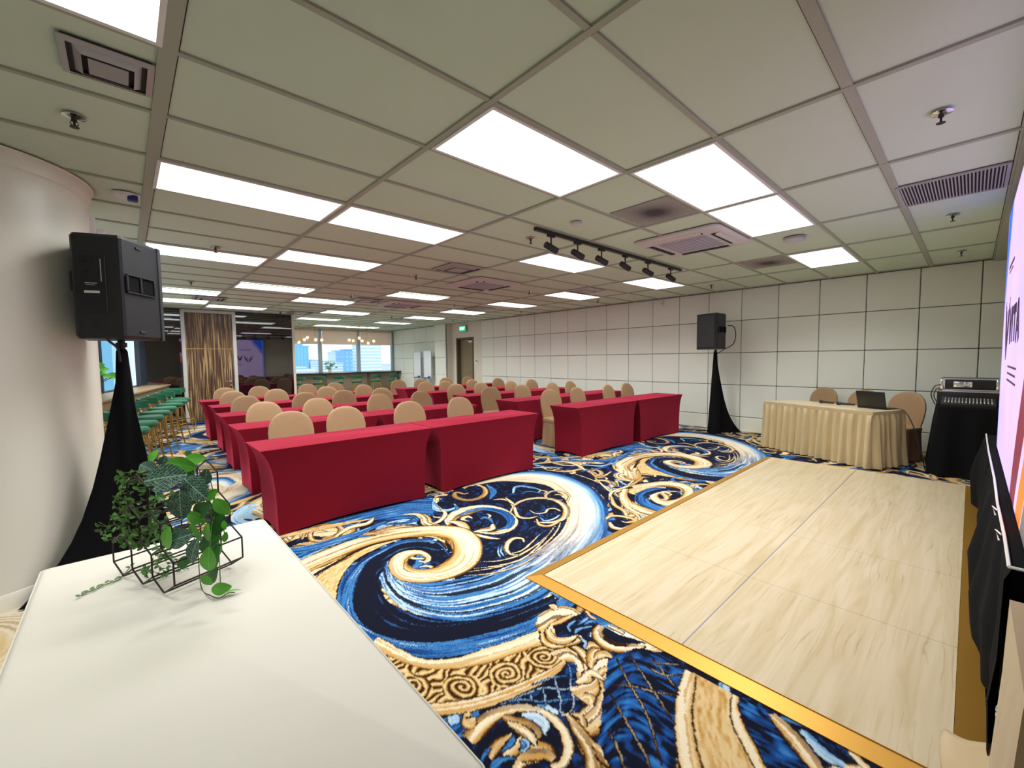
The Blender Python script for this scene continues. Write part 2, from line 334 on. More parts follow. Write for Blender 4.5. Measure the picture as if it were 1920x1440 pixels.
STROKES=json.loads('[["s","blue",[[0.73,2.305],[0.884,2.366],[1.2,2.408],[1.538,2.407],[1.876,2.33],[2.108,2.101]],[[0.682,2.112],[0.838,2.201],[1.093,2.108],[1.364,2.01],[1.609,1.828],[1.859,1.702]]],["s","sand",[[0.484,1.161],[0.651,1.314],[0.786,1.414],[0.985,1.519],[1.198,1.567],[1.443,1.515],[1.627,1.384],[1.672,1.221]],[[0.613,0.684],[0.669,0.858],[0.774,1.105],[0.957,1.319],[1.166,1.405],[1.397,1.428],[1.581,1.309],[1.609,1.125]]],["s","blue",[[1.579,1.279],[1.385,1.407],[1.147,1.363],[0.951,1.273],[0.803,1.138],[0.703,0.951],[0.65,0.758],[0.647,0.53],[0.669,0.368],[0.726,0.236],[0.831,0.087],[0.999,-0.023],[1.172,-0.083],[1.38,-0.128],[1.687,-0.115]],[[1.568,1.186],[1.379,1.339],[1.194,1.317],[1.03,1.25],[0.878,1.066],[0.76,0.845],[0.709,0.635],[0.727,0.453],[0.776,0.334],[0.855,0.227],[0.956,0.141],[1.119,0.061],[1.304,-0.006],[1.518,-0.024],[1.756,-0.004]]],["s","navy",[[1.572,1.117],[1.474,1.29],[1.327,1.354],[1.194,1.317],[1.03,1.25],[0.878,1.066],[0.76,0.845],[0.709,0.635],[0.727,0.453],[0.81,0.289],[0.956,0.141],[1.16,0.041],[1.354,-0.022],[1.601,-0.056]],[[1.416,0.969],[1.376,1.122],[1.297,1.187],[1.156,1.128],[1.012,0.967],[0.937,0.834],[0.907,0.679],[0.946,0.499],[1.002,0.367],[1.069,0.26],[1.159,0.19],[1.297,0.13],[1.455,0.083],[1.681,0.042]]],["s","bay",[[2.874,2.464],[3.149,1.984],[3.289,1.559],[2.964,1.008],[2.555,0.685],[2.058,0.483],[1.713,0.488],[1.437,0.559]],[[2.062,1.963],[1.975,1.59],[1.922,1.301],[1.897,1.074],[1.805,0.891],[1.653,0.721],[1.516,0.644],[1.387,0.607]]],["c","bay",[[3.121,2.608],[3.603,2.306],[3.795,1.875],[3.741,1.297],[3.374,0.745],[2.873,0.323],[2.363,0.111]],[0.06,0.13,0.1]],["s","bay",[[0.913,-0.364],[1.074,-0.374],[1.203,-0.399],[1.29,-0.397],[1.326,-0.474]],[[0.901,-0.378],[1.036,-0.48],[1.063,-0.555],[1.116,-0.636],[1.192,-0.627]]],["s","bay",[[1.447,-0.096],[1.603,-0.091],[1.648,-0.227],[1.645,-0.423],[1.69,-0.569]],[[1.293,-0.241],[1.379,-0.323],[1.445,-0.455],[1.48,-0.534],[1.577,-0.603]]],["s","bay",[[0.733,-0.387],[0.846,-0.397],[0.965,-0.454],[1.002,-0.545],[0.994,-0.633]],[[0.642,-0.527],[0.712,-0.592],[0.784,-0.66],[0.838,-0.711],[0.868,-0.739]]],["s","comet",[[3.021,2.48],[3.388,2.306],[3.689,2.075],[3.766,1.68],[3.608,1.197],[3.312,0.806],[2.987,0.541],[2.718,0.373],[2.402,0.231],[2.064,0.116],[1.786,0.078],[1.551,0.064],[1.349,0.115],[1.161,0.193],[1.04,0.32],[0.954,0.514],[0.942,0.749],[0.996,0.983]],[[2.552,2.198],[2.995,2.117],[3.197,1.886],[3.295,1.645],[3.231,1.353],[3.002,1.04],[2.687,0.776],[2.413,0.621],[2.163,0.545],[1.916,0.505],[1.695,0.504],[1.5,0.546],[1.335,0.611],[1.193,0.698],[1.116,0.784],[1.079,0.903],[1.1,1.043],[1.15,1.17]]],["c","navyline",[[3.227,2.561],[3.591,2.293],[3.765,1.848],[3.687,1.256],[3.374,0.745],[2.959,0.344]],[0.012,0.018,0.02]],["c","cream",[[3.668,2.34],[3.909,1.974],[3.826,1.31],[3.558,0.827],[3.124,0.466]],[0.01,0.022,0.015]],["c","cream",[[1.416,0.667],[1.593,0.569],[1.79,0.518],[2.081,0.541],[2.419,0.664],[2.718,0.863]],[0.006,0.022,0.01]],["c","cream",[[1.603,0.697],[1.744,0.597],[1.927,0.571],[2.212,0.628],[2.491,0.747]],[0.006,0.022,0.01]],["c","cream",[[1.417,0.609],[1.573,0.507],[1.781,0.455],[2.067,0.474]],[0.006,0.022,0.01]],["c","cream",[[1.507,0.652],[1.665,0.561],[1.852,0.511],[2.093,0.571],[2.388,0.694]],[0.006,0.022,0.01]],["c","cream",[[1.797,0.657],[1.966,0.612],[2.265,0.716]],[0.006,0.022,0.01]],["c","pale",[[1.912,0.788],[1.83,0.704],[1.789,0.609]],[0.006,0.016,0.004]],["c","pale",[[1.973,0.816],[1.882,0.734],[1.825,0.631]],[0.006,0.016,0.004]],["c","pale",[[1.873,0.784],[1.797,0.696],[1.762,0.617]],[0.006,0.016,0.004]],["c","cream",[[2.07,0.7],[2.105,0.755],[2.076,0.806],[1.993,0.797],[1.896,0.72],[1.853,0.623],[1.898,0.56]],[0.012,0.045,0.01]],["s","cream",[[1.864,1.522],[2.075,1.679],[2.233,1.67],[2.385,1.589],[2.454,1.406],[2.414,1.191],[2.301,1.013],[2.138,0.936],[1.999,0.974],[1.918,1.101]],[[1.814,1.38],[1.995,1.481],[2.139,1.49],[2.301,1.458],[2.348,1.286],[2.303,1.151],[2.209,1.048],[2.122,1.028],[2.012,1.034],[1.95,1.119]]],["c","blue",[[2.02,1.516],[2.194,1.562],[2.336,1.475],[2.374,1.291],[2.306,1.12],[2.184,1.02],[2.074,1.04]],[0.02,0.09,0.02]],["c","blue",[[2.129,1.321],[2.178,1.331],[2.185,1.266],[2.13,1.152]],[0.02,0.05,0.01]],["c","cream",[[2.085,1.392],[2.077,1.46],[2.005,1.442],[2.013,1.348]],[0.01,0.05,0.01]],["c","cream",[[2.125,1.157],[2.059,1.09],[1.983,1.113],[1.908,1.136]],[0.02,0.09,0.03]],["c","cream",[[2.244,1.388],[2.239,1.331],[2.187,1.293]],[0.01,0.03,0.01]],["c","cream",[[2.436,1.262],[2.616,1.384],[2.811,1.409],[2.953,1.323],[2.986,1.163],[2.896,0.973],[2.718,0.833],[2.564,0.811],[2.473,0.873],[2.432,0.94]],[0.02,0.07,0.02]],["c","cream",[[2.554,1.342],[2.413,1.131],[2.457,1.029],[2.57,1.008]],[0.03,0.04,0.01]],["c","cream",[[2.596,1.169],[2.585,1.066],[2.662,1.028],[2.752,1.067],[2.807,1.027],[2.79,0.947]],[0.01,0.03,0.02]],["c","gold",[[2.487,0.971],[2.409,0.854],[2.459,0.778],[2.612,0.793]],[0.015,0.05,0.02]],["c","pale",[[2.539,0.978],[2.513,0.889],[2.598,0.863],[2.723,0.889]],[0.01,0.03,0.01]],["c","gold",[[2.54,1.639],[2.62,1.597],[2.631,1.476],[2.516,1.313]],[0.01,0.05,0.02]],["c","cream",[[2.682,1.613],[2.631,1.476],[2.593,1.371]],[0.01,0.04,0.02]],["c","pale",[[2.836,1.66],[3.003,1.797],[3.094,1.751],[3.123,1.615],[3.12,1.48]],[0.02,0.06,0.01]],["c","blue",[[2.876,1.58],[2.991,1.591],[3.036,1.504],[3.06,1.398]],[0.01,0.03,0.01]],["c","cream",[[3.049,1.491],[3.119,1.506],[3.129,1.437],[3.047,1.411]],[0.01,0.03,0.01]],["c","cream",[[3.044,1.143],[2.964,1.237],[3.024,1.353],[3.178,1.406],[3.257,1.327],[3.199,1.181],[3.061,1.089]],[0.02,0.04,0.02]],["c","cream",[[3.095,1.307],[3.151,1.284],[3.141,1.215]],[0.01,0.03,0.01]],["c","gold",[[2.547,2.159],[2.715,2.221],[2.739,2.059],[2.624,1.87],[2.452,1.786],[2.336,1.839],[2.323,2.005],[2.414,2.119],[2.439,2.011],[2.497,2.011]],[0.02,0.07,0.015]],["c","blue",[[2.829,2.108],[2.722,1.856],[2.531,1.685]],[0.02,0.08,0.02]],["c","pale",[[2.065,2.032],[1.982,1.836],[2.027,1.725],[2.154,1.734]],[0.03,0.08,0.02]],["c","blue",[[2.187,1.84],[2.126,1.694],[2.025,1.664]],[0.01,0.04,0.01]],["c","cream",[[2.006,1.812],[1.965,1.66],[1.836,1.55],[1.716,1.529]],[0.01,0.05,0.03]],["c","cream",[[1.846,1.349],[1.76,1.432],[1.725,1.574],[1.773,1.697],[1.773,1.835],[1.679,1.927]],[0.03,0.1,0.02]],["c","cream",[[1.888,1.18],[1.922,1.301],[1.924,1.407],[1.869,1.489]],[0.03,0.09,0.02]],["c","cream",[[1.835,1.182],[1.886,1.06],[1.925,0.952],[1.978,0.874]],[0.05,0.05,0.008]],["c","blue",[[1.697,1.861],[1.711,1.728],[1.614,1.71],[1.506,1.76],[1.418,1.846]],[0.01,0.05,0.02]],["c","gold",[[1.64,1.576],[1.522,1.664],[1.437,1.72],[1.339,1.713]],[0.02,0.06,0.02]],["s","cream",[[0.668,1.678],[0.41,1.453],[1.004,1.742],[1.209,1.751],[1.405,1.749],[1.529,1.686]],[[0.112,1.031],[0.134,0.917],[0.248,0.942],[0.506,1.137],[0.761,1.335],[0.987,1.42]]],["s","ribbon",[[0.459,1.467],[0.674,1.621],[0.942,1.684],[1.235,1.717],[1.513,1.647],[1.759,1.486],[1.9,1.27],[1.865,1.011],[1.731,0.799],[1.563,0.666],[1.392,0.633],[1.233,0.68],[1.116,0.784],[1.071,0.911],[1.114,1.098],[1.209,1.206],[1.315,1.221],[1.398,1.16],[1.42,1.06],[1.383,0.964],[1.328,0.944],[1.299,0.99]],[[0.458,1.212],[0.623,1.366],[0.836,1.422],[1.141,1.504],[1.406,1.446],[1.594,1.33],[1.636,1.165],[1.603,1.045],[1.538,0.927],[1.441,0.872],[1.354,0.849],[1.282,0.868],[1.233,0.922],[1.222,1.011],[1.265,1.077],[1.315,1.104],[1.349,1.101],[1.368,1.071],[1.363,1.031],[1.355,1.001],[1.33,0.989],[1.317,1.009]]],["c","brown",[[0.648,1.302],[0.838,1.392],[1.121,1.49],[1.366,1.458],[1.556,1.348]],[0.03,0.022,0.008]],["c","navy",[[1.627,1.151],[1.57,0.995],[1.517,0.986],[1.443,0.943]],[0.01,0.035,0.01]],["c","blue",[[1.567,1.209],[1.563,1.104],[1.512,0.933]],[0.008,0.02,0.01]],["c","gold",[[0.805,1.993],[0.897,2.168],[1.012,2.214],[1.111,2.117],[1.119,1.978],[1.034,1.864],[0.922,1.857],[0.866,1.933],[0.901,2.089],[0.973,2.095],[1.013,2.005]],[0.02,0.06,0.01]],["c","cream",[[1.034,1.864],[1.188,1.963],[1.338,1.951],[1.445,2.047]],[0.03,0.08,0.01]],["c","gold",[[0.956,1.801],[1.151,1.798],[1.263,1.713],[1.394,1.635]],[0.02,0.07,0.01]],["c","sand",[[0.661,1.833],[0.844,1.779],[1.049,1.756],[1.22,1.683]],[0.04,0.07,0.01]],["c","blue",[[0.595,1.669],[0.771,1.707],[0.933,1.735],[1.141,1.736],[1.279,1.649]],[0.05,0.09,0.01]],["c","pale",[[0.566,1.557],[0.675,1.627],[0.882,1.7],[1.09,1.716]],[0.01,0.03,0.01]],["c","gold",[[3.791,2.048],[3.907,1.82],[4.146,1.748],[4.108,1.565],[3.986,1.378],[4.1,1.365],[4.312,1.415]],[0.03,0.09,0.02]],["c","cream",[[4.079,1.594],[4.246,1.592],[4.163,1.457],[4.03,1.434],[4.047,1.52]],[0.02,0.06,0.01]],["c","cream",[[3.789,2.467],[4.072,2.309],[4.296,2.148],[4.247,1.882],[4.112,1.67]],[0.03,0.08,0.03]],["c","pale",[[3.64,2.314],[3.893,2.143],[4.018,1.969]],[0.02,0.05,0.02]],["c","gold",[[4.231,2.852],[4.254,2.605],[4.349,2.436],[4.525,2.403]],[0.04,0.09,0.03]],["c","cream",[[4.012,2.501],[4.232,2.584],[4.285,2.473],[4.09,2.356],[4.027,2.42]],[0.02,0.05,0.01]],["c","blue",[[4.304,2.273],[4.491,2.018],[4.767,1.805],[5.137,1.781],[5.501,1.872]],[0.03,0.14,0.04]],["c","pale",[[4.346,1.905],[4.459,1.668],[4.729,1.646]],[0.03,0.07,0.02]],["c","sand",[[4.415,2.37],[4.724,2.2],[5.098,2.124],[5.429,2.027]],[0.04,0.1,0.03]],["c","blue",[[4.038,1.69],[4.39,1.619],[4.623,1.627]],[0.02,0.06,0.01]],["c","pale",[[3.968,1.204],[3.847,1.056],[3.859,0.958],[4.017,0.974]],[0.01,0.03,0.01]],["c","pale",[[4.037,1.183],[4.034,1.092],[3.938,1.009]],[0.01,0.03,0.01]],["c","pale",[[3.708,0.984],[3.783,0.95],[3.95,0.953]],[0.01,0.03,0.01]],["c","pale",[[4.035,1.137],[3.977,1.013],[3.923,0.895]],[0.01,0.03,0.01]],["c","pale",[[3.795,1.107],[3.697,0.955],[3.796,0.897]],[0.01,0.03,0.01]],["c","cream",[[3.93,1.385],[3.624,0.948],[3.821,0.913],[4.169,1.004]],[0.02,0.04,0.03]],["c","cream",[[3.392,0.809],[3.637,0.936],[3.975,0.928],[4.37,0.995]],[0.02,0.05,0.03]],["c","gold",[[3.489,0.856],[3.306,0.694],[3.221,0.53],[3.068,0.399]],[0.03,0.06,0.02]],["c","cream",[[3.639,0.856],[3.414,0.653],[3.286,0.466],[3.261,0.319]],[0.03,0.08,0.04]],["c","blue",[[3.584,0.762],[3.43,0.572],[3.324,0.371]],[0.02,0.05,0.02]],["c","gold",[[3.248,0.503],[3.241,0.422],[3.15,0.318]],[0.02,0.05,0.02]],["c","gold",[[2.934,0.529],[3.031,0.544],[3.097,0.451],[3.102,0.338],[3.003,0.358],[2.994,0.418]],[0.03,0.06,0.01]],["c","cream",[[2.892,0.466],[2.821,0.385],[2.851,0.309],[2.96,0.299]],[0.03,0.06,0.02]],["s","ribbon",[[3.975,0.928],[4.201,0.835],[4.404,0.724],[4.457,0.537],[4.358,0.381],[4.143,0.284],[3.89,0.252],[3.677,0.297],[3.631,0.407],[3.728,0.549],[3.882,0.617],[4.03,0.586],[4.066,0.512],[3.998,0.442],[3.91,0.441]],[[3.833,0.741],[4.009,0.727],[4.176,0.644],[4.234,0.504],[4.163,0.415],[4.035,0.354],[3.891,0.353],[3.775,0.398],[3.786,0.456],[3.857,0.53],[3.964,0.55],[4.0,0.515],[3.988,0.481],[3.957,0.453],[3.935,0.459]]],["s","sand",[[3.723,0.85],[3.884,0.851],[4.102,0.76],[4.19,0.613]],[[3.761,0.736],[3.87,0.705],[4.008,0.687],[4.107,0.589]]],["s","blue",[[4.172,0.566],[4.061,0.717],[3.773,0.724],[3.535,0.6],[3.45,0.426],[3.441,0.256],[3.47,0.115],[3.674,0.028]],[[4.092,0.525],[3.968,0.608],[3.815,0.607],[3.639,0.499],[3.599,0.373],[3.667,0.275],[3.833,0.209],[4.139,0.215]]],["c","navy",[[4.173,0.548],[4.034,0.606],[3.833,0.627],[3.693,0.584]],[0.02,0.07,0.03]],["c","navy",[[3.994,0.475],[4.1,0.439],[4.048,0.378]],[0.01,0.03,0.01]],["s","ribbon",[[3.759,0.894],[3.549,0.797],[3.334,0.602],[3.244,0.391],[3.273,0.198],[3.305,-0.037]],[[3.859,0.876],[3.614,0.733],[3.493,0.575],[3.45,0.426],[3.441,0.256],[3.453,0.076]]],["s","ribbon",[[0.721,0.416],[0.763,0.239],[0.798,0.125],[0.855,0.056],[0.949,-0.008],[1.071,-0.042],[1.193,-0.084],[1.303,-0.111],[1.38,-0.124],[1.495,-0.097]],[[0.658,0.363],[0.706,0.19],[0.757,0.076],[0.817,-0.004],[0.9,-0.077],[1.016,-0.137],[1.14,-0.177],[1.243,-0.206],[1.306,-0.228],[1.397,-0.227]]],["s","filigree",[[0.658,0.363],[0.706,0.19],[0.756,0.075],[0.817,-0.004],[0.9,-0.077],[1.016,-0.137],[1.14,-0.177],[1.243,-0.206],[1.323,-0.245]],[[0.549,0.221],[0.586,0.033],[0.64,-0.097],[0.713,-0.166],[0.838,-0.25],[0.968,-0.302],[1.096,-0.337],[1.206,-0.36],[1.298,-0.361]]],["s","ribbon2",[[0.549,0.221],[0.586,0.033],[0.64,-0.097],[0.713,-0.166],[0.838,-0.25],[0.968,-0.302],[1.096,-0.337],[1.206,-0.36],[1.302,-0.365]],[[0.496,0.173],[0.534,-0.006],[0.599,-0.149],[0.677,-0.223],[0.795,-0.306],[0.936,-0.361],[1.075,-0.394],[1.202,-0.407],[1.286,-0.393]]],["c","pale",[[0.906,-0.357],[0.981,-0.394],[1.038,-0.465],[1.103,-0.514],[1.164,-0.567]],[0.006,0.01,0.006]],["c","pale",[[0.959,-0.373],[1.038,-0.395],[1.1,-0.421],[1.155,-0.483],[1.208,-0.519]],[0.006,0.01,0.006]],["c","pale",[[1.074,-0.374],[1.149,-0.397],[1.213,-0.433],[1.239,-0.482]],[0.006,0.01,0.006]],["c","pale",[[1.032,-0.407],[1.009,-0.438]],[0.006,0.01,0.006]],["c","pale",[[1.098,-0.415],[1.066,-0.457],[1.036,-0.488]],[0.006,0.01,0.006]],["c","pale",[[1.178,-0.414],[1.139,-0.463],[1.101,-0.516],[1.047,-0.556]],[0.006,0.01,0.006]],["c","pale",[[1.223,-0.467],[1.182,-0.504],[1.141,-0.554],[1.081,-0.588]],[0.006,0.01,0.006]],["c","pale",[[1.29,-0.397],[1.264,-0.436],[1.223,-0.467]],[0.006,0.01,0.006]],["c","pale",[[0.909,-0.369],[0.929,-0.362]],[0.006,0.01,0.006]],["c","pale",[[0.969,-0.392],[0.96,-0.409]],[0.006,0.01,0.006]],["s","ribbon",[[0.703,-0.359],[0.79,-0.337],[0.88,-0.357],[0.965,-0.411],[1.016,-0.486],[1.031,-0.564],[1.016,-0.626],[0.982,-0.684],[0.941,-0.711],[0.891,-0.72],[0.845,-0.705]],[[0.712,-0.437],[0.797,-0.419],[0.874,-0.416],[0.942,-0.449],[0.985,-0.502],[0.99,-0.556],[0.978,-0.611],[0.953,-0.65],[0.924,-0.675],[0.893,-0.685],[0.864,-0.676]]],["s","cream",[[0.876,-0.618],[0.844,-0.588],[0.806,-0.577],[0.759,-0.589]],[[0.833,-0.647],[0.815,-0.629],[0.787,-0.621],[0.76,-0.625]]],["c","gold",[[0.881,-0.673],[0.885,-0.639],[0.867,-0.609],[0.831,-0.589],[0.796,-0.581]],[0.03,0.08,0.04]],["c","gold",[[0.87,-0.413],[0.893,-0.472],[0.912,-0.52],[0.91,-0.555],[0.875,-0.577]],[0.03,0.07,0.01]],["c","pale",[[0.934,-0.457],[0.965,-0.502],[0.965,-0.547],[0.933,-0.583]],[0.02,0.05,0.01]],["c","cream",[[0.866,-0.446],[0.881,-0.498],[0.886,-0.553],[0.874,-0.59]],[0.02,0.05,0.01]],["c","gold",[[0.84,-0.488],[0.8,-0.492],[0.758,-0.493],[0.721,-0.51]],[0.01,0.05,0.02]],["c","gold",[[0.856,-0.525],[0.819,-0.538],[0.78,-0.541],[0.762,-0.536]],[0.01,0.06,0.02]],["c","blue",[[0.843,-0.505],[0.813,-0.518],[0.768,-0.516]],[0.01,0.03,0.01]],["c","blue",[[0.856,-0.538],[0.845,-0.562],[0.816,-0.567]],[0.02,0.04,0.01]],["c","blue",[[0.745,-0.474],[0.705,-0.489],[0.664,-0.512]],[0.01,0.02,0.01]],["c","blue",[[0.784,-0.569],[0.743,-0.543],[0.707,-0.54],[0.681,-0.551]],[0.01,0.03,0.01]],["c","cream",[[0.772,-0.296],[0.752,-0.339],[0.783,-0.338]],[0.03,0.06,0.02]],["c","pale",[[0.723,-0.266],[0.71,-0.3]],[0.04,0.05,0.04]],["s","ribbon",[[1.058,-0.566],[1.105,-0.602],[1.141,-0.604],[1.201,-0.602],[1.245,-0.582],[1.299,-0.548],[1.318,-0.508],[1.34,-0.477]],[[1.049,-0.574],[1.082,-0.65],[1.044,-0.702],[1.109,-0.727],[1.182,-0.699],[1.257,-0.647],[1.318,-0.586],[1.338,-0.526]]],["s","cream",[[1.278,-0.286],[1.358,-0.302],[1.385,-0.34],[1.39,-0.403],[1.338,-0.486]],[[1.298,-0.383],[1.322,-0.428],[1.294,-0.465],[1.241,-0.493],[1.266,-0.507]]],["c","cream",[[1.184,-0.506],[1.204,-0.543],[1.25,-0.559],[1.299,-0.548]],[0.02,0.1,0.04]],["c","cream",[[1.23,-0.502],[1.273,-0.515],[1.322,-0.511],[1.33,-0.578]],[0.02,0.06,0.01]],["c","cream",[[1.173,-0.567],[1.19,-0.592],[1.176,-0.621]],[0.02,0.07,0.02]],["c","gold",[[1.397,-0.315],[1.402,-0.38],[1.374,-0.444],[1.346,-0.493]],[0.02,0.05,0.02]],["c","gold",[[1.349,-0.485],[1.414,-0.449],[1.465,-0.44],[1.502,-0.463]],[0.02,0.07,0.02]],["c","gold",[[1.41,-0.467],[1.466,-0.475],[1.478,-0.521]],[0.02,0.06,0.01]],["c","gold",[[1.441,-0.393],[1.475,-0.39],[1.507,-0.432],[1.515,-0.476]],[0.01,0.05,0.02]],["c","gold",[[1.09,-0.596],[1.097,-0.627],[1.077,-0.654],[1.054,-0.654],[1.05,-0.628],[1.058,-0.597]],[0.02,0.03,0.02]],["c","gold",[[1.063,-0.587],[1.043,-0.651],[1.02,-0.72],[0.995,-0.761],[0.954,-0.796]],[0.02,0.06,0.06]],["c","gold",[[1.033,-0.733],[1.036,-0.768],[1.022,-0.799],[1.01,-0.837]],[0.01,0.06,0.02]],["s","cream",[[1.468,-0.04],[1.535,-0.042],[1.596,-0.052],[1.64,-0.086],[1.661,-0.131],[1.655,-0.188]],[[1.384,-0.093],[1.35,-0.17],[1.416,-0.151],[1.453,-0.144],[1.535,-0.15],[1.581,-0.179]]],["c","cream",[[1.579,-0.02],[1.586,-0.042],[1.569,-0.075]],[0.02,0.05,0.02]],["c","gold",[[1.372,-0.15],[1.325,-0.21],[1.334,-0.267],[1.4,-0.305],[1.46,-0.326],[1.491,-0.317]],[0.02,0.05,0.02]],["c","cream",[[1.409,-0.158],[1.372,-0.217],[1.387,-0.269],[1.441,-0.295],[1.485,-0.298]],[0.03,0.06,0.01]],["c","gold",[[1.453,-0.144],[1.496,-0.157],[1.549,-0.163],[1.608,-0.174]],[0.03,0.04,0.02]],["c","pale",[[1.481,-0.254],[1.515,-0.217],[1.571,-0.213]],[0.006,0.02,0.01]],["c","pale",[[1.484,-0.283],[1.528,-0.272],[1.599,-0.304]],[0.006,0.02,0.01]],["c","pale",[[1.56,-0.246],[1.617,-0.243],[1.648,-0.243]],[0.006,0.02,0.01]],["c","pale",[[1.583,-0.269],[1.632,-0.272],[1.642,-0.296]],[0.006,0.02,0.01]],["c","pale",[[1.479,-0.318],[1.472,-0.362],[1.432,-0.385]],[0.006,0.02,0.01]],["c","pale",[[1.55,-0.333],[1.528,-0.365]],[0.006,0.02,0.01]],["c","ribbon",[[1.64,-0.337],[1.585,-0.353],[1.544,-0.405],[1.541,-0.465],[1.578,-0.523],[1.637,-0.567],[1.67,-0.575]],[0.04,0.08,0.03]],["c","cream",[[1.668,-0.363],[1.675,-0.411],[1.673,-0.463]],[0.02,0.03,0.02]],["c","brown",[[1.576,-0.397],[1.565,-0.463],[1.606,-0.52]],[0.01,0.02,0.01]],["s","hatch",[[1.459,-0.511],[1.641,-0.587],[1.666,-0.798]],[[1.062,-0.739],[1.005,-0.865],[1.146,-0.998]]],["s","hatch",[[1.661,-1.01],[1.665,-1.16]],[[1.383,-1.201],[1.525,-1.335]]],["s","ribbon",[[1.654,-0.795],[1.522,-0.826],[1.383,-0.881],[1.274,-0.939],[1.161,-1.012]],[[1.663,-0.846],[1.553,-0.886],[1.436,-0.93],[1.315,-1.0],[1.222,-1.069]]],["s","sand",[[1.663,-0.846],[1.553,-0.886],[1.436,-0.93],[1.315,-1.0],[1.222,-1.069]],[[1.66,-1.002],[1.589,-1.02],[1.504,-1.059],[1.428,-1.128],[1.358,-1.197]]],["s","cream",[[1.66,-1.002],[1.589,-1.02],[1.504,-1.059],[1.428,-1.128],[1.358,-1.197]],[[1.665,-1.029],[1.612,-1.043],[1.538,-1.091],[1.469,-1.156],[1.391,-1.218]]],["c","cream",[[1.67,-1.151],[1.622,-1.219],[1.565,-1.29],[1.525,-1.335]],[0.04,0.07,0.05]],["c","pale",[[1.671,-1.254],[1.617,-1.328],[1.613,-1.387]],[0.03,0.05,0.03]],["c","cream",[[1.487,-0.538],[1.396,-0.66],[1.301,-0.803],[1.143,-0.955]],[0.005,0.01,0.005]],["c","cream",[[1.565,-0.555],[1.446,-0.739],[1.35,-0.889]],[0.005,0.01,0.005]],["c","cream",[[1.612,-0.657],[1.553,-0.759],[1.514,-0.834]],[0.005,0.01,0.005]],["c","cream",[[1.281,-0.644],[1.209,-0.768],[1.147,-0.875],[1.091,-0.946]],[0.005,0.01,0.005]],["c","cream",[[1.335,-0.618],[1.395,-0.691],[1.441,-0.78],[1.493,-0.844]],[0.005,0.01,0.005]],["c","cream",[[1.567,-0.651],[1.63,-0.719],[1.678,-0.774]],[0.005,0.01,0.005]],["c","cream",[[1.126,-0.74],[1.082,-0.814],[1.025,-0.884]],[0.005,0.01,0.005]],["c","cream",[[1.543,-0.664],[1.551,-0.74],[1.61,-0.797]],[0.005,0.01,0.005]],["s","comet",[[0.529,4.763],[0.601,4.748],[0.699,4.65],[0.742,4.336]],[[0.462,4.219],[0.487,4.148],[0.505,4.039],[0.504,3.909]]],["c","pale",[[0.743,3.273],[0.652,3.252],[0.569,3.124],[0.511,2.955],[0.513,2.803],[0.568,2.721],[0.631,2.688]],[0.05,0.1,0.05]],["c","palefill",[[0.724,3.181],[0.625,3.104],[0.581,2.949],[0.645,2.793]],[0.05,0.12,0.05]],["c","sand",[[0.526,3.412],[0.627,3.463],[0.775,3.557]],[0.06,0.1,0.06]],["c","cream",[[0.519,3.569],[0.635,3.696],[0.789,3.715]],[0.02,0.05,0.02]],["c","cream",[[0.548,4.915],[0.662,4.92],[0.771,4.871],[0.857,4.909]],[0.03,0.1,0.05]],["c","filigree",[[0.442,5.519],[0.609,5.418],[0.77,5.256]],[0.06,0.16,0.06]],["c","blue",[[0.933,6.43],[0.798,6.388],[0.678,6.251],[0.619,6.027],[0.652,5.765],[0.746,5.523],[0.806,5.499]],[0.03,0.1,0.04]],["c","sand",[[0.788,5.376],[0.636,5.635],[0.543,5.912],[0.657,6.357],[0.798,6.568],[0.98,6.667]],[0.06,0.1,0.06]]]')
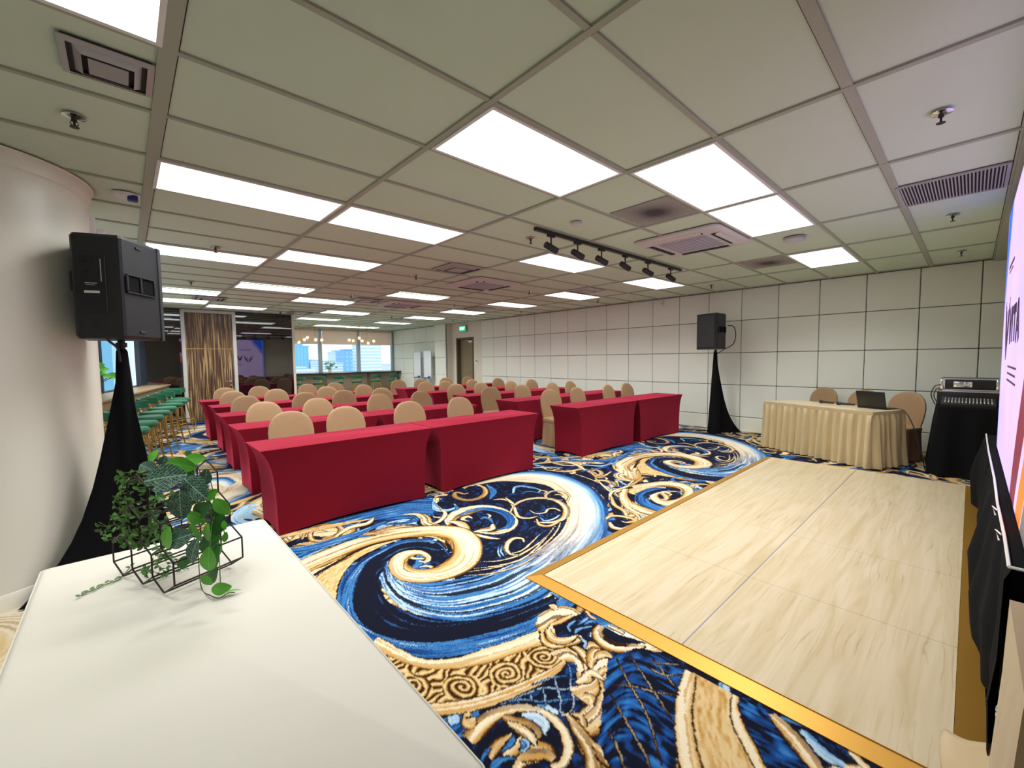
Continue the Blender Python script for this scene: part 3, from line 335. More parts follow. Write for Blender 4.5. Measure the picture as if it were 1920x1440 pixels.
PLANT=json.loads('{"big":[[[-0.15,0.216,1.096],0.061,-25,"v"],[[-0.116,0.076,1.086],0.116,8,"v"],[[-0.046,0.036,1.045],0.1,-35,"v"],[[-0.087,-0.011,1.012],0.086,-88,"v"],[[-0.096,-0.064,0.927],0.077,20,"v"],[[-0.066,-0.069,0.879],0.072,75,"v"],[[-0.01,0.085,1.065],0.054,80,"v"],[[-0.11,0.209,1.112],0.044,70,"v"],[[-0.141,0.222,0.933],0.044,40,"v"],[[-0.135,0.273,1.126],0.049,60,"b"],[[-0.071,0.118,1.11],0.086,-12,"b"],[[-0.035,0.113,1.125],0.065,5,"b"],[[-0.002,0.047,1.011],0.053,40,"b"],[[0.016,-0.026,0.984],0.066,-50,"b"],[[-0.052,-0.02,0.965],0.064,-15,"b"],[[-0.124,-0.039,0.927],0.071,75,"b"],[[-0.038,-0.031,0.99],0.077,30,"d"],[[0.01,0.004,0.965],0.056,85,"d"],[[-0.051,0.037,1.009],0.042,60,"d"],[[0.019,-0.034,0.925],0.028,-70,"b"],[[0.019,-0.037,0.887],0.031,80,"b"],[[-0.062,-0.041,0.934],0.04,-75,"b"],[[-0.03,-0.07,0.926],0.056,80,"b"],[[-0.049,-0.04,0.912],0.037,-80,"b"],[[0.003,-0.019,0.925],0.073,70,"d"],[[-0.026,-0.051,0.887],0.077,25,"d"],[[-0.039,-0.148,0.871],0.073,85,"b"],[[-0.016,-0.09,0.853],0.073,85,"d"],[[-0.023,-0.087,0.793],0.056,60,"d"],[[-0.046,-0.147,0.811],0.038,-50,"b"],[[-0.02,-0.205,0.799],0.056,10,"b"],[[0.008,0.009,0.836],0.042,70,"b"],[[-0.047,0.148,1.075],0.048,75,"d"],[[-0.043,0.216,1.13],0.03,0,"d"],[[-0.085,-0.0,0.828],0.054,20,"d"]],"vine":[[[-0.24,0.302,0.923],0.017,6],[[-0.202,0.299,1.047],0.024,281],[[-0.22,0.169,0.944],0.025,267],[[-0.159,0.319,1.045],0.017,15],[[-0.154,0.225,1.028],0.029,198],[[-0.184,0.188,0.841],0.027,227],[[-0.212,0.297,1.029],0.027,154],[[-0.234,0.279,0.855],0.024,208],[[-0.207,0.277,0.824],0.029,143],[[-0.206,0.169,0.918],0.028,293],[[-0.22,0.249,0.922],0.021,34],[[-0.224,0.22,1.081],0.027,60],[[-0.231,0.181,0.952],0.017,173],[[-0.223,0.293,0.948],0.025,286],[[-0.156,0.236,1.026],0.026,154],[[-0.221,0.216,1.048],0.021,212],[[-0.236,0.181,0.96],0.025,170],[[-0.223,0.219,0.918],0.026,250],[[-0.196,0.206,1.026],0.02,189],[[-0.15,0.267,1.02],0.018,13],[[-0.185,0.188,1.043],0.026,332],[[-0.175,0.182,1.094],0.021,114],[[-0.229,0.177,0.879],0.021,332],[[-0.255,0.17,0.91],0.03,161],[[-0.168,0.124,0.882],0.02,328],[[-0.198,0.243,0.986],0.028,237],[[-0.24,0.258,0.994],0.022,211],[[-0.27,0.377,0.864],0.025,265],[[-0.209,0.346,1.037],0.022,25],[[-0.187,0.205,0.961],0.029,313],[[-0.201,0.303,0.979],0.02,316],[[-0.209,0.242,0.988],0.027,0],[[-0.159,0.085,0.911],0.017,247],[[-0.244,0.295,0.912],0.021,97],[[-0.18,0.228,0.867],0.017,235],[[-0.201,0.203,0.885],0.027,318],[[-0.196,0.184,0.896],0.03,214],[[-0.218,0.269,1.04],0.026,36],[[-0.16,0.119,1.066],0.016,166],[[-0.161,0.199,1.038],0.018,339],[[-0.155,0.166,0.961],0.018,163],[[-0.198,0.267,1.081],0.016,73],[[-0.211,0.285,0.933],0.021,12],[[-0.245,0.157,0.891],0.018,246],[[-0.205,0.124,0.905],0.027,261],[[-0.206,0.263,1.041],0.017,283],[[-0.208,0.176,0.881],0.019,127],[[-0.228,0.364,0.871],0.02,306],[[-0.23,0.25,1.014],0.017,256],[[-0.231,0.284,0.937],0.029,351],[[-0.221,0.349,0.892],0.018,49],[[-0.215,0.3,0.956],0.03,300],[[-0.173,0.165,1.071],0.019,299],[[-0.153,0.261,0.933],0.026,211],[[-0.2,0.352,0.905],0.029,157],[[-0.23,0.24,1.071],0.021,73],[[-0.233,0.312,0.888],0.019,297],[[-0.161,0.208,0.859],0.023,37],[[-0.15,0.25,0.979],0.03,239],[[-0.193,0.122,0.909],0.019,130],[[-0.184,0.31,0.822],0.02,23],[[-0.17,0.123,1.109],0.028,149],[[-0.173,0.104,1.039],0.021,194],[[-0.213,0.278,1.048],0.03,200],[[-0.226,0.27,0.981],0.02,270],[[-0.172,0.157,0.898],0.026,334],[[-0.244,0.283,0.942],0.026,260],[[-0.245,0.317,0.884],0.024,93],[[-0.193,0.142,0.917],0.021,335],[[-0.217,0.278,1.081],0.029,330],[[-0.178,0.228,0.929],0.025,234],[[-0.223,0.301,0.861],0.018,92],[[-0.17,0.267,0.934],0.021,136],[[-0.258,0.29,0.903],0.029,206],[[-0.227,0.152,0.9],0.023,57],[[-0.184,0.32,0.916],0.018,357],[[-0.177,0.268,0.847],0.024,74],[[-0.156,0.201,0.867],0.018,91],[[-0.166,0.304,0.807],0.022,282],[[-0.216,0.302,0.941],0.029,341],[[-0.22,0.308,0.917],0.016,338],[[-0.188,0.303,1.041],0.019,256],[[-0.182,0.222,1.071],0.017,25],[[-0.213,0.134,0.993],0.021,168],[[-0.155,0.104,0.928],0.028,307],[[-0.176,0.179,1.058],0.027,209],[[-0.181,0.201,0.956],0.025,155],[[-0.181,0.211,0.984],0.017,131],[[-0.236,0.282,1.002],0.025,114],[[-0.155,0.114,0.973],0.016,299],[[-0.225,0.155,1.089],0.018,86],[[-0.221,0.348,1.043],0.022,162],[[-0.232,0.155,0.932],0.022,203],[[-0.224,0.341,0.807],0.019,199],[[-0.215,0.289,1.061],0.021,63],[[-0.203,0.183,0.884],0.03,238],[[-0.216,0.139,0.975],0.021,176],[[-0.22,0.295,1.084],0.018,348],[[-0.194,0.151,0.863],0.03,244],[[-0.242,0.241,0.979],0.025,195],[[-0.254,0.392,0.901],0.017,150],[[-0.214,0.259,0.946],0.027,206],[[-0.278,0.359,0.873],0.028,283],[[-0.236,0.352,1.046],0.022,227],[[-0.167,0.153,0.983],0.018,310],[[-0.143,0.288,0.87],0.017,87],[[-0.225,0.297,0.871],0.017,121],[[-0.201,0.126,0.903],0.025,24],[[-0.231,0.312,0.823],0.021,189],[[-0.172,0.163,0.847],0.02,230],[[-0.279,0.327,0.914],0.016,117],[[-0.154,0.196,0.957],0.029,163],[[-0.166,0.131,0.971],0.019,40],[[-0.203,0.136,0.883],0.029,130],[[-0.269,0.321,0.854],0.025,342],[[-0.196,0.142,1.003],0.028,304],[[-0.221,0.169,1.022],0.016,153],[[-0.169,0.183,1.1],0.023,36],[[-0.145,0.15,0.914],0.027,34],[[-0.192,0.202,1.059],0.03,171],[[-0.168,0.148,1.067],0.029,313],[[-0.226,0.341,0.873],0.021,97],[[-0.221,0.229,0.886],0.03,17],[[-0.173,0.223,1.025],0.025,20],[[-0.217,0.329,1.043],0.018,227],[[-0.171,0.32,0.867],0.03,324],[[-0.231,0.23,1.077],0.023,269],[[-0.246,0.331,0.843],0.029,266],[[-0.209,0.166,0.973],0.017,104],[[-0.24,0.271,0.948],0.019,141],[[-0.222,0.155,1.038],0.024,48],[[-0.221,0.304,1.028],0.023,133],[[-0.278,0.318,0.879],0.03,211],[[-0.218,0.259,0.857],0.02,86],[[-0.223,0.32,0.941],0.028,308],[[-0.211,0.283,0.995],0.02,37],[[-0.205,0.209,1.0],0.023,130],[[-0.21,0.334,0.97],0.028,299],[[-0.203,0.236,0.948],0.02,137],[[-0.285,0.281,0.921],0.023,329],[[-0.221,0.225,1.03],0.025,203],[[-0.215,0.326,0.864],0.025,2],[[-0.179,0.337,0.955],0.023,148],[[-0.187,0.137,0.942],0.017,320],[[-0.166,0.09,0.882],0.03,273],[[-0.268,0.278,0.883],0.019,13],[[-0.22,0.207,0.914],0.016,176],[[-0.215,0.229,0.858],0.022,275],[[-0.207,0.255,0.979],0.028,102],[[-0.166,0.272,1.012],0.027,153],[[-0.183,0.285,0.938],0.017,276],[[-0.198,0.262,1.012],0.019,233],[[-0.211,0.208,1.013],0.021,307],[[-0.171,0.169,0.905],0.026,174],[[-0.218,0.21,0.903],0.025,144],[[-0.221,0.174,1.055],0.021,90],[[-0.225,0.155,0.956],0.022,312],[[-0.149,0.309,0.97],0.021,109],[[-0.284,0.283,0.901],0.024,6],[[-0.231,0.306,0.994],0.029,299],[[-0.212,0.133,1.045],0.017,0],[[-0.178,0.29,0.836],0.029,225],[[-0.244,0.279,0.937],0.029,115],[[-0.224,0.2,0.86],0.019,88],[[-0.191,0.127,1.112],0.021,3],[[-0.213,0.188,1.088],0.025,300],[[-0.195,0.214,0.918],0.017,353],[[-0.154,0.147,0.899],0.028,166],[[-0.218,0.351,0.964],0.028,169],[[-0.195,0.159,0.866],0.021,331],[[-0.228,0.308,1.084],0.016,260],[[-0.211,0.147,0.967],0.019,240],[[-0.23,0.259,1.014],0.03,116],[[-0.211,0.21,0.936],0.027,299],[[-0.158,0.122,0.91],0.017,221],[[-0.154,0.191,0.923],0.028,94],[[-0.227,0.195,1.068],0.017,255],[[-0.187,0.157,0.911],0.021,114],[[-0.258,0.248,0.915],0.018,112],[[-0.269,0.261,0.878],0.019,350],[[-0.169,0.222,0.993],0.025,321],[[-0.228,0.238,0.972],0.023,248],[[-0.213,0.311,1.052],0.021,73],[[-0.194,0.249,1.083],0.028,244],[[-0.187,0.336,1.05],0.021,21],[[-0.205,0.164,0.885],0.017,282],[[-0.2,0.279,0.925],0.02,165],[[-0.17,0.098,1.053],0.026,179],[[-0.225,0.188,1.022],0.02,96],[[-0.202,0.149,1.021],0.024,163]],"lite":[[[-0.142,0.193,0.806],0.022,84],[[-0.119,0.09,0.993],0.02,198],[[-0.131,0.136,1.014],0.017,133],[[-0.18,0.198,0.75],0.019,134],[[-0.143,0.131,0.84],0.024,102],[[-0.153,0.162,0.93],0.014,69],[[-0.135,0.128,0.752],0.023,84],[[-0.132,0.18,0.854],0.026,220],[[-0.096,0.071,0.775],0.015,37],[[-0.129,0.095,0.831],0.02,342],[[-0.15,0.117,1.017],0.022,48],[[-0.101,0.183,0.936],0.013,144],[[-0.096,0.102,0.789],0.013,108],[[-0.141,0.16,0.793],0.022,167],[[-0.156,0.179,0.982],0.018,293],[[-0.151,0.178,0.999],0.021,114],[[-0.108,0.186,0.816],0.02,218],[[-0.109,0.081,0.811],0.019,271],[[-0.182,0.22,0.749],0.021,224],[[-0.116,0.162,0.932],0.016,269],[[-0.123,0.114,0.898],0.026,212],[[-0.098,0.149,1.005],0.019,6],[[-0.149,0.147,0.897],0.017,67],[[-0.149,0.165,0.865],0.022,58],[[-0.121,0.154,0.799],0.021,42],[[-0.12,0.161,0.917],0.014,341],[[-0.135,0.191,0.882],0.013,156],[[-0.124,0.211,0.821],0.023,105],[[-0.142,0.219,0.819],0.026,244],[[-0.106,0.233,0.799],0.013,205],[[-0.154,0.121,0.99],0.015,256],[[-0.127,0.151,0.902],0.021,193],[[-0.123,0.214,1.001],0.023,186],[[-0.109,0.227,0.965],0.023,15],[[-0.122,0.163,0.913],0.019,102],[[-0.118,0.177,1.003],0.015,11],[[-0.168,0.248,0.744],0.023,70],[[-0.138,0.102,0.896],0.014,109],[[-0.079,0.098,0.763],0.015,110],[[-0.123,0.16,0.84],0.013,281],[[-0.142,0.269,0.886],0.016,43],[[-0.08,0.081,0.78],0.023,47],[[-0.143,0.13,0.949],0.02,286],[[-0.108,0.091,0.803],0.015,142],[[-0.153,0.13,0.981],0.026,102],[[-0.148,0.272,0.917],0.015,104],[[-0.151,0.11,0.854],0.025,204],[[-0.093,0.178,0.773],0.016,63],[[-0.104,0.091,1.002],0.017,307],[[-0.141,0.179,0.939],0.024,224],[[-0.145,0.131,0.79],0.025,101],[[-0.141,0.089,0.943],0.02,245],[[-0.144,0.192,0.954],0.022,88],[[-0.148,0.201,0.999],0.024,170],[[-0.129,0.215,0.788],0.027,346],[[-0.131,0.209,0.819],0.014,46],[[-0.15,0.095,0.82],0.019,63],[[-0.128,0.102,0.77],0.023,317],[[-0.143,0.268,0.906],0.025,359],[[-0.125,0.099,0.761],0.021,65],[[-0.117,0.152,0.905],0.021,155],[[-0.151,0.269,0.956],0.019,199],[[-0.162,0.194,0.757],0.017,176],[[-0.141,0.267,0.983],0.023,304],[[-0.134,0.161,0.742],0.024,51],[[-0.095,0.19,1.01],0.019,28],[[-0.121,0.199,0.882],0.015,134],[[-0.135,0.182,0.966],0.014,166],[[-0.132,0.085,0.907],0.024,163],[[-0.129,0.129,0.87],0.027,243],[[-0.136,0.193,1.002],0.018,274],[[-0.141,0.159,0.98],0.024,243],[[-0.16,0.245,0.751],0.021,76],[[-0.13,0.146,0.834],0.019,206],[[-0.144,0.129,1.002],0.024,48],[[-0.126,0.209,1.002],0.019,127],[[-0.105,0.051,0.808],0.016,188],[[-0.171,0.167,0.77],0.018,10],[[-0.14,0.222,0.861],0.024,189],[[-0.175,0.289,0.738],0.023,270],[[-0.112,0.212,0.744],0.015,207],[[-0.117,0.12,0.792],0.017,357],[[-0.156,0.251,0.712],0.023,142],[[-0.155,0.265,0.937],0.016,126],[[-0.117,0.173,0.737],0.021,16],[[-0.122,0.115,0.763],0.018,269],[[-0.178,0.141,0.781],0.027,344],[[-0.139,0.112,0.89],0.025,245],[[-0.117,0.151,1.009],0.025,319],[[-0.136,0.137,0.914],0.022,299],[[-0.126,0.261,0.979],0.013,129],[[-0.134,0.122,0.825],0.013,120],[[-0.09,0.137,0.777],0.021,165],[[-0.144,0.102,0.892],0.018,257],[[-0.131,0.218,0.74],0.015,212],[[-0.135,0.238,0.804],0.016,153],[[-0.101,0.078,1.032],0.024,55],[[-0.117,0.183,0.755],0.02,217],[[-0.131,0.119,0.892],0.018,295],[[-0.071,0.193,0.73],0.013,197],[[-0.138,0.092,0.833],0.026,15],[[-0.145,0.254,0.822],0.017,357],[[-0.118,0.242,0.982],0.024,183],[[-0.098,0.23,0.985],0.017,34],[[-0.14,0.084,0.793],0.017,280],[[-0.146,0.098,0.861],0.024,153],[[-0.119,0.09,0.861],0.016,352],[[-0.116,0.127,1.005],0.013,269],[[-0.114,0.109,0.944],0.016,297],[[-0.142,0.192,0.737],0.017,355],[[-0.173,0.172,0.749],0.023,302],[[-0.117,0.142,0.94],0.018,155],[[-0.181,0.183,0.765],0.019,237],[[-0.128,0.184,0.851],0.019,55],[[-0.115,0.095,0.833],0.019,10],[[-0.156,0.105,0.822],0.021,96],[[-0.13,0.226,0.894],0.025,220],[[-0.13,0.116,1.007],0.022,90],[[-0.114,0.219,0.731],0.026,321],[[-0.136,0.158,1.022],0.013,300],[[-0.151,0.098,0.953],0.018,18],[[-0.145,0.178,0.886],0.018,192],[[-0.073,0.038,0.786],0.018,78],[[-0.133,0.089,0.902],0.025,126],[[-0.144,0.191,0.891],0.018,38],[[-0.141,0.245,0.864],0.016,89],[[-0.173,0.17,0.758],0.02,51],[[-0.133,0.265,0.975],0.019,155],[[-0.122,0.104,0.924],0.024,288],[[-0.154,0.219,0.924],0.015,320],[[-0.118,0.218,0.796],0.015,325],[[-0.134,0.13,0.773],0.017,294],[[-0.075,0.146,0.759],0.015,351],[[-0.161,0.135,0.771],0.019,101],[[-0.101,0.103,1.033],0.018,133],[[-0.116,0.164,0.915],0.016,158],[[-0.099,0.082,0.81],0.026,63],[[-0.157,0.106,0.819],0.013,339],[[-0.133,0.245,0.765],0.023,82],[[-0.155,0.194,0.914],0.016,337],[[-0.136,0.172,0.822],0.019,47],[[-0.146,0.137,0.89],0.017,108],[[-0.104,0.182,0.786],0.02,350],[[-0.148,0.22,0.727],0.017,12],[[-0.15,0.096,0.879],0.02,73],[[-0.155,0.172,0.787],0.014,143],[[-0.148,0.145,0.931],0.016,333],[[-0.148,0.17,0.77],0.02,32],[[-0.096,0.144,1.016],0.019,338],[[-0.111,0.181,0.801],0.018,188]],"s1":[[-0.327,0.195],[-0.309,0.211],[-0.294,0.215],[-0.275,0.232],[-0.252,0.237],[-0.234,0.258],[-0.212,0.287]],"s2":[[-0.039,0.12],[-0.047,-0.005],[-0.034,-0.085],[-0.015,-0.124],[0.009,-0.11],[0.025,-0.121]]}')

def carpet_material():
    m,n,l,b=newmat('swirl_carpet')
    at=n.new('ShaderNodeAttribute');at.attribute_name='carpet'
    tc=n.new('ShaderNodeTexCoord');nz=n.new('ShaderNodeTexNoise');nz.inputs['Scale'].default_value=260;nz.inputs['Detail'].default_value=2
    l.new(tc.outputs['Object'],nz.inputs['Vector'])
    mr=n.new('ShaderNodeMapRange');mr.inputs['To Min'].default_value=.46;mr.inputs['To Max'].default_value=.94;l.new(nz.outputs['Fac'],mr.inputs['Value'])
    vm=n.new('ShaderNodeVectorMath');vm.operation='SCALE';l.new(at.outputs['Color'],vm.inputs[0]);l.new(mr.outputs['Result'],vm.inputs['Scale'])
    l.new(vm.outputs['Vector'],b.inputs['Base Color'])
    b.inputs['Roughness'].default_value=.95;b.inputs['Specular IOR Level'].default_value=.15
    bp=n.new('ShaderNodeBump');bp.inputs['Strength'].default_value=.25;bp.inputs['Distance'].default_value=.004;l.new(nz.outputs['Fac'],bp.inputs['Height']);l.new(bp.outputs['Normal'],b.inputs['Normal'])
    return m
def wx(y): return .16+.215*(y-11)      # window wall on the left (oblique)
def floor_mesh():
    img=paint(STROKES)
    patches=[(-1.2,4.8,-3.25,3.2,.006),(4.8,8.5,-3.25,3.2,.011),(-3.0,-1.2,-3.25,3.2,.05),(-1.9,8.5,3.2,7.0,.016),(-1.2,8.5,7.0,15.45,.03)]
    Vs=[];Fs=[];Cs=[];off=0
    for x0,x1,y0,y1,d in patches:
        nx=int(math.ceil((x1-x0)/d));ny=int(math.ceil((y1-y0)/d))
        xs=np.linspace(x0,x1,nx+1);ys=np.linspace(y0,y1,ny+1)
        gx,gy=np.meshgrid(xs,ys)
        k=max(1,int(d/RES/2+.5));acc=0
        for i in range(k):
            for j in range(k):
                a=(gx+(i-(k-1)/2)*RES*2);c=(gy+(j-(k-1)/2)*RES*2)
                acc=acc+img[np.floor(c/RES).astype(int)%NY,np.floor(a/RES).astype(int)%NX]
        c=acc/(k*k)
        Vs.append(np.stack([gx,gy,gx*0],-1).reshape(-1,3));Cs.append(c.reshape(-1,3))
        i=np.arange(nx)[None,:]+np.arange(ny)[:,None]*(nx+1)+off
        F=np.stack([i,i+1,i+nx+2,i+nx+1],-1).reshape(-1,4)
        cx=((gx[:-1,:-1]+gx[1:,1:])/2).ravel();cy=((gy[:-1,:-1]+gy[1:,1:])/2).ravel()
        keep=(cx>.16+.215*(cy-11)-.12)
        Fs.append(F[keep]);off+=(nx+1)*(ny+1)
    V=np.vstack(Vs);F=np.vstack(Fs);Cc=np.vstack(Cs)
    me=bpy.data.meshes.new('floor');me.vertices.add(len(V));me.vertices.foreach_set('co',V.ravel().astype(np.float32))
    me.loops.add(F.size);me.loops.foreach_set('vertex_index',F.ravel().astype(np.int32))
    me.polygons.add(len(F));me.polygons.foreach_set('loop_start',np.arange(0,F.size,4,dtype=np.int32));me.polygons.foreach_set('loop_total',np.full(len(F),4,np.int32))
    me.update(calc_edges=True)
    ca=me.color_attributes.new('carpet','FLOAT_COLOR','POINT')
    ca.data.foreach_set('color',np.c_[Cc,np.ones(len(Cc))].ravel().astype(np.float32))
    o=link('floor',me,carpet_material(),sm=False);struct(o)
floor_mesh()

# ------------------------------------------------------------------ ceiling
def ceiling():
    bm=BM()
    box(bm,-3.1,8.6,-3.4,15.5,ZC+.012,ZC+.06,mi=0)
    def w(a): return .030
    for a in range(-2,8):
        x=a*1.2;t=.062 if a==0 else .034
        box(bm,x-t/2,x+t/2,-3.3,15.45,ZC,ZC+.013,mi=1)
        box(bm,x+t/2,x+t/2+.005,-3.3,15.45,ZC+.006,ZC+.0131,mi=2)
    for b in range(-5,26):
        y=b*.6;t=.044 if b==-2 else .028
        for a in range(-3,8):
            x0,x1=a*1.2+.02,(a+1)*1.2-.02
            box(bm,x0,min(x1,8.58),y-t/2,y+t/2,ZC+.001,ZC+.013,mi=1)
            box(bm,x0,min(x1,8.58),y+t/2,y+t/2+.004,ZC+.006,ZC+.0131,mi=2)
    fin(bm,'ceiling',[M['tile'],M['tee'],M['gapd']],sm=False,kind='structure')
ceiling()

# ------------------------------------------------------------------ walls
def wall_right():
    bm=BM()
    box(bm,8.5,8.7,-3.3,9.25,0,ZC+.05,mi=1)
    ys=[9.25-.6085*k for k in range(0,21)];zs=[.0,.287,.898,1.518,2.127,ZC]
    def pan(y0,y1,z0,z1,x=8.5,t=.03):
        g=.005
        box(bm,x-t,x+.001,y0+g,y1-g,z0+g,z1-g,bev=.006,mi=0,seg=1)
    for ya,yb in zip(ys[1:],ys):
        if yb<-1.95: continue
        for z0,z1 in zip(zs,zs[1:]): pan(max(ya,-1.95),yb,z0,z1)
    fin(bm,'wall_right',[M['panel'],M['groove']],sm=False,kind='structure')
    # plain wall with the door
    bm=BM()
    box(bm,8.5,8.7,9.25,9.71,0,ZC+.05);box(bm,8.5,8.7,10.70,11.0,0,ZC+.05);box(bm,8.5,8.7,9.71,10.70,2.2,ZC+.05)
    box(bm,8.69,8.75,9.71,10.70,0,2.2)
    fin(bm,'wall_door_side',M['plaster'],sm=False,kind='structure')
    # panelled pilaster and wall beyond
    bm=BM()
    box(bm,8.27,8.7,11.0,11.75,0,ZC+.05,mi=2);box(bm,8.5,8.7,11.75,15.5,0,ZC+.05,mi=1)
    for z0,z1 in zip(zs,zs[1:]):
        box(bm,8.25,8.271,11.03,11.73,z0+.005,z1-.005,bev=.005,mi=0,seg=1)
        for k in range(4):
            y0=11.75+k*.91;box(bm,8.47,8.501,y0+.005,y0+.905,z0+.005,z1-.005,bev=.006,mi=0,seg=1)
    fin(bm,'wall_right_far',[M['panel'],M['groove'],M['plaster']],sm=False,kind='structure')
    bm=BM();box(bm,8.262,8.272,10.985,11.01,0,ZC,mi=0);fin(bm,'trim_1',M['gapd'],sm=False,kind='structure')
wall_right()
def door_right():
    d=BM()
    for y0,y1 in((9.71,9.77),(10.63,10.70)): box(d,8.475,8.69,y0,y1,0,2.2,bev=.004,seg=1)
    box(d,8.475,8.69,9.77,10.63,2.14,2.2)
    o=struct(fin(d,'door_1',M['brownframe'],sm=False))
    b=BM();box(b,8.61,8.65,9.775,10.625,.01,2.135,bev=.003,seg=1);fin(b,'door_leaf',M['doorleaf'],o,sm=False)
    b=BM();box(b,8.53,8.61,9.80,10.05,2.02,2.09,bev=.006);tube(b,[(8.55,10.0,2.09),(8.54,10.25,2.11)],.008);fin(b,'door_closer',M['white'],o)
    b=BM();tube(b,[(8.61,9.86,1.0),(8.56,9.86,1.0),(8.56,9.98,1.0)],.010);lathe(b,[(.025,0),(.025,.012)],16,Matrix.Translation((8.6,9.86,1.0))@Matrix.Rotation(PI/2,4,'Y'));fin(b,'door_handle',M['brownframe'],o)
door_right()
# black glass wall at the back left, with the veneer door
def wall_black():
    b=BM();box(b,.13,.86,11.0,11.15,0,ZC+.05);box(b,1.90,3.24,11.0,11.15,0,ZC+.05);box(b,.86,1.90,11.1,11.15,0,ZC+.05)
    fin(b,'wall_back_left',M['glassblack'],sm=False,kind='structure')
    b=BM();box(b,3.24,3.30,10.985,11.16,0,ZC);box(b,3.24,3.30,11.16,15.5,0,ZC+.04);fin(b,'trim_2',M['plaster'],sm=False,kind='structure')
    f=BM();box(f,.83,.905,10.94,11.02,0,ZC,bev=.004,seg=1);box(f,1.855,1.93,10.94,11.02,0,ZC,bev=.004,seg=1);box(f,.905,1.855,10.94,11.02,2.64,ZC,bev=.004,seg=1)
    o=struct(fin(f,'door_2',M['alu_w'],sm=False))
    b=BM();box(b,.91,1.85,10.975,11.02,.01,.80,mi=0);box(b,.91,1.85,10.975,11.02,.805,1.77,mi=0);box(b,.91,1.85,10.975,11.02,1.785,2.635,mi=0)
    fin(b,'door_leaf',M['zebra'],o,sm=False)
    b=BM();box(b,.91,1.85,10.968,10.98,1.77,1.785);fin(b,'inlay_strip',M['goldleg'],o,sm=False)
    b=BM();lathe(b,[(.028,0),(.028,.02)],16,Matrix.Translation((1.77,10.975,.97))@Matrix.Rotation(PI/2,4,'X'));tube(b,[(1.77,10.93,.97),(1.77,10.9,.97),(1.66,10.9,.97)],.011);fin(b,'door_handle',M['chrome'],o)
    b=BM();lathe(b,[(.026,0),(.026,.025)],16,Matrix.Translation((1.77,10.975,.87))@Matrix.Rotation(PI/2,4,'X'));fin(b,'lock_cylinder',M['chrome'],o)
M['alu_w']=mat('pale_door_frame',(.58,.60,.58),.4,.2)
wall_black()
# far window wall
def wall_far():
    b=BM();box(b,3.3,8.6,15.40,15.55,0,.97);box(b,3.3,8.6,15.40,15.55,2.66,ZC+.05)
    fin(b,'wall_far',M['plaster'],sm=False,kind='structure')
    ms=[3.93,5.42,6.93,8.42]
    for i,(a,c) in enumerate(zip(ms,ms[1:])):
        b=BM();t=.055
        box(b,a-t,a+t,15.36,15.52,.97,2.66,bev=.006,seg=1)
        if i==2: box(b,c-.04,c+.08,15.36,15.52,.97,2.66,bev=.006,seg=1)
        box(b,a,c,15.40,15.48,.97,1.01);box(b,a,c,15.40,15.48,2.62,2.66)
        o=struct(fin(b,'window_%d'%(i+1),M['mull'],sm=False))
        b=BM();box(b,a+t,c-t if i<2 else c-.04,15.435,15.445,1.01,2.62);fin(b,'pane',M['glass'],o,sm=False)
        b=BM();box(b,a+.07,c-.07,15.37,15.374,2.11,2.62);box(b,a+.07,c-.07,15.362,15.38,2.095,2.113,bev=.004,seg=1);tube(b,[(a+.07,15.375,2.635),(c-.07,15.375,2.635)],.022)
        r=fin(b,'roller_blind',M['blind'],sm=False)
        tag(r,['pale roller blind half lowered in the left far window','pale roller blind half lowered in the middle far window','pale roller blind in the far window nearest the whiteboards'][i],'blind','roller blinds in the far windows')
    b=BM();box(b,3.3,3.87,15.40,15.5,.97,2.66);fin(b,'trim_3',M['mull'],sm=False,kind='structure')
wall_far()
# left oblique window wall
ux=Vector((.215,1,0)).normalized();nx_=Vector((ux.y,-ux.x,0))  # nx_ points into the room
LM=Matrix(((ux.x,-nx_.x,0,wx(0)),(ux.y,-nx_.y,0,0),(0,0,1,0),(0,0,0,1)))  # local x along wall, local y outwards
def wall_left():
    L=lambda y:y*math.sqrt(1+.215**2)
    b=BM();box(b,L(-3.3),L(11.0),0,.15,0,.93);box(b,L(-3.3),L(11.0),0,.15,2.45,ZC+.05);box(b,L(-3.3),L(3.0),0,.15,.93,2.45)
    b.transform(LM);fin(b,'wall_left',M['plaster'],sm=False,kind='structure')
    ys=[3.0,4.3,5.6,6.9,8.2,9.6,11.0]
    for i,(a,c) in enumerate(zip(ys,ys[1:])):
        a,c=L(a),L(c);b=BM();t=.03
        box(b,a-t,a+t,.02,.12,.93,2.45,bev=.005,seg=1);box(b,a,c,.03,.11,.93,.97);box(b,a,c,.03,.11,2.41,2.45)
        b.transform(LM);o=struct(fin(b,'window_%d'%(i+4),M['mulld'],sm=False))
        b=BM();box(b,a+t,c-t,.065,.075,.97,2.41);b.transform(LM);fin(b,'pane',M['glass'],o,sm=False)
    b=BM();box(b,L(10.45),L(11.0),-.02,.06,.93,ZC);b.transform(LM);fin(b,'trim_4',M['mulld'],sm=False,kind='structure')
M['mulld']=mat('dark_mullion',(.03,.05,.08),.4,.2)
wall_left()
b=BM();box(b,1.9,8.6,-2.25,-1.97,0,ZC+.05);fin(b,'wall_screen',M['plaster'],sm=False,kind='structure')
b=BM();box(b,-3.1,2.0,-3.4,-3.25,0,ZC+.05);fin(b,'wall_back',M['plaster'],sm=False,kind='structure')
b=BM();box(b,1.9,2.0,-3.3,-1.97,0,ZC+.05);fin(b,'wall_return',M['plaster'],sm=False,kind='structure')
b=BM();box(b,2.0,8.5,-1.97,-1.80,ZC-.03,ZC+.012);fin(b,'trim_5',M['tee'],sm=False,kind='structure')

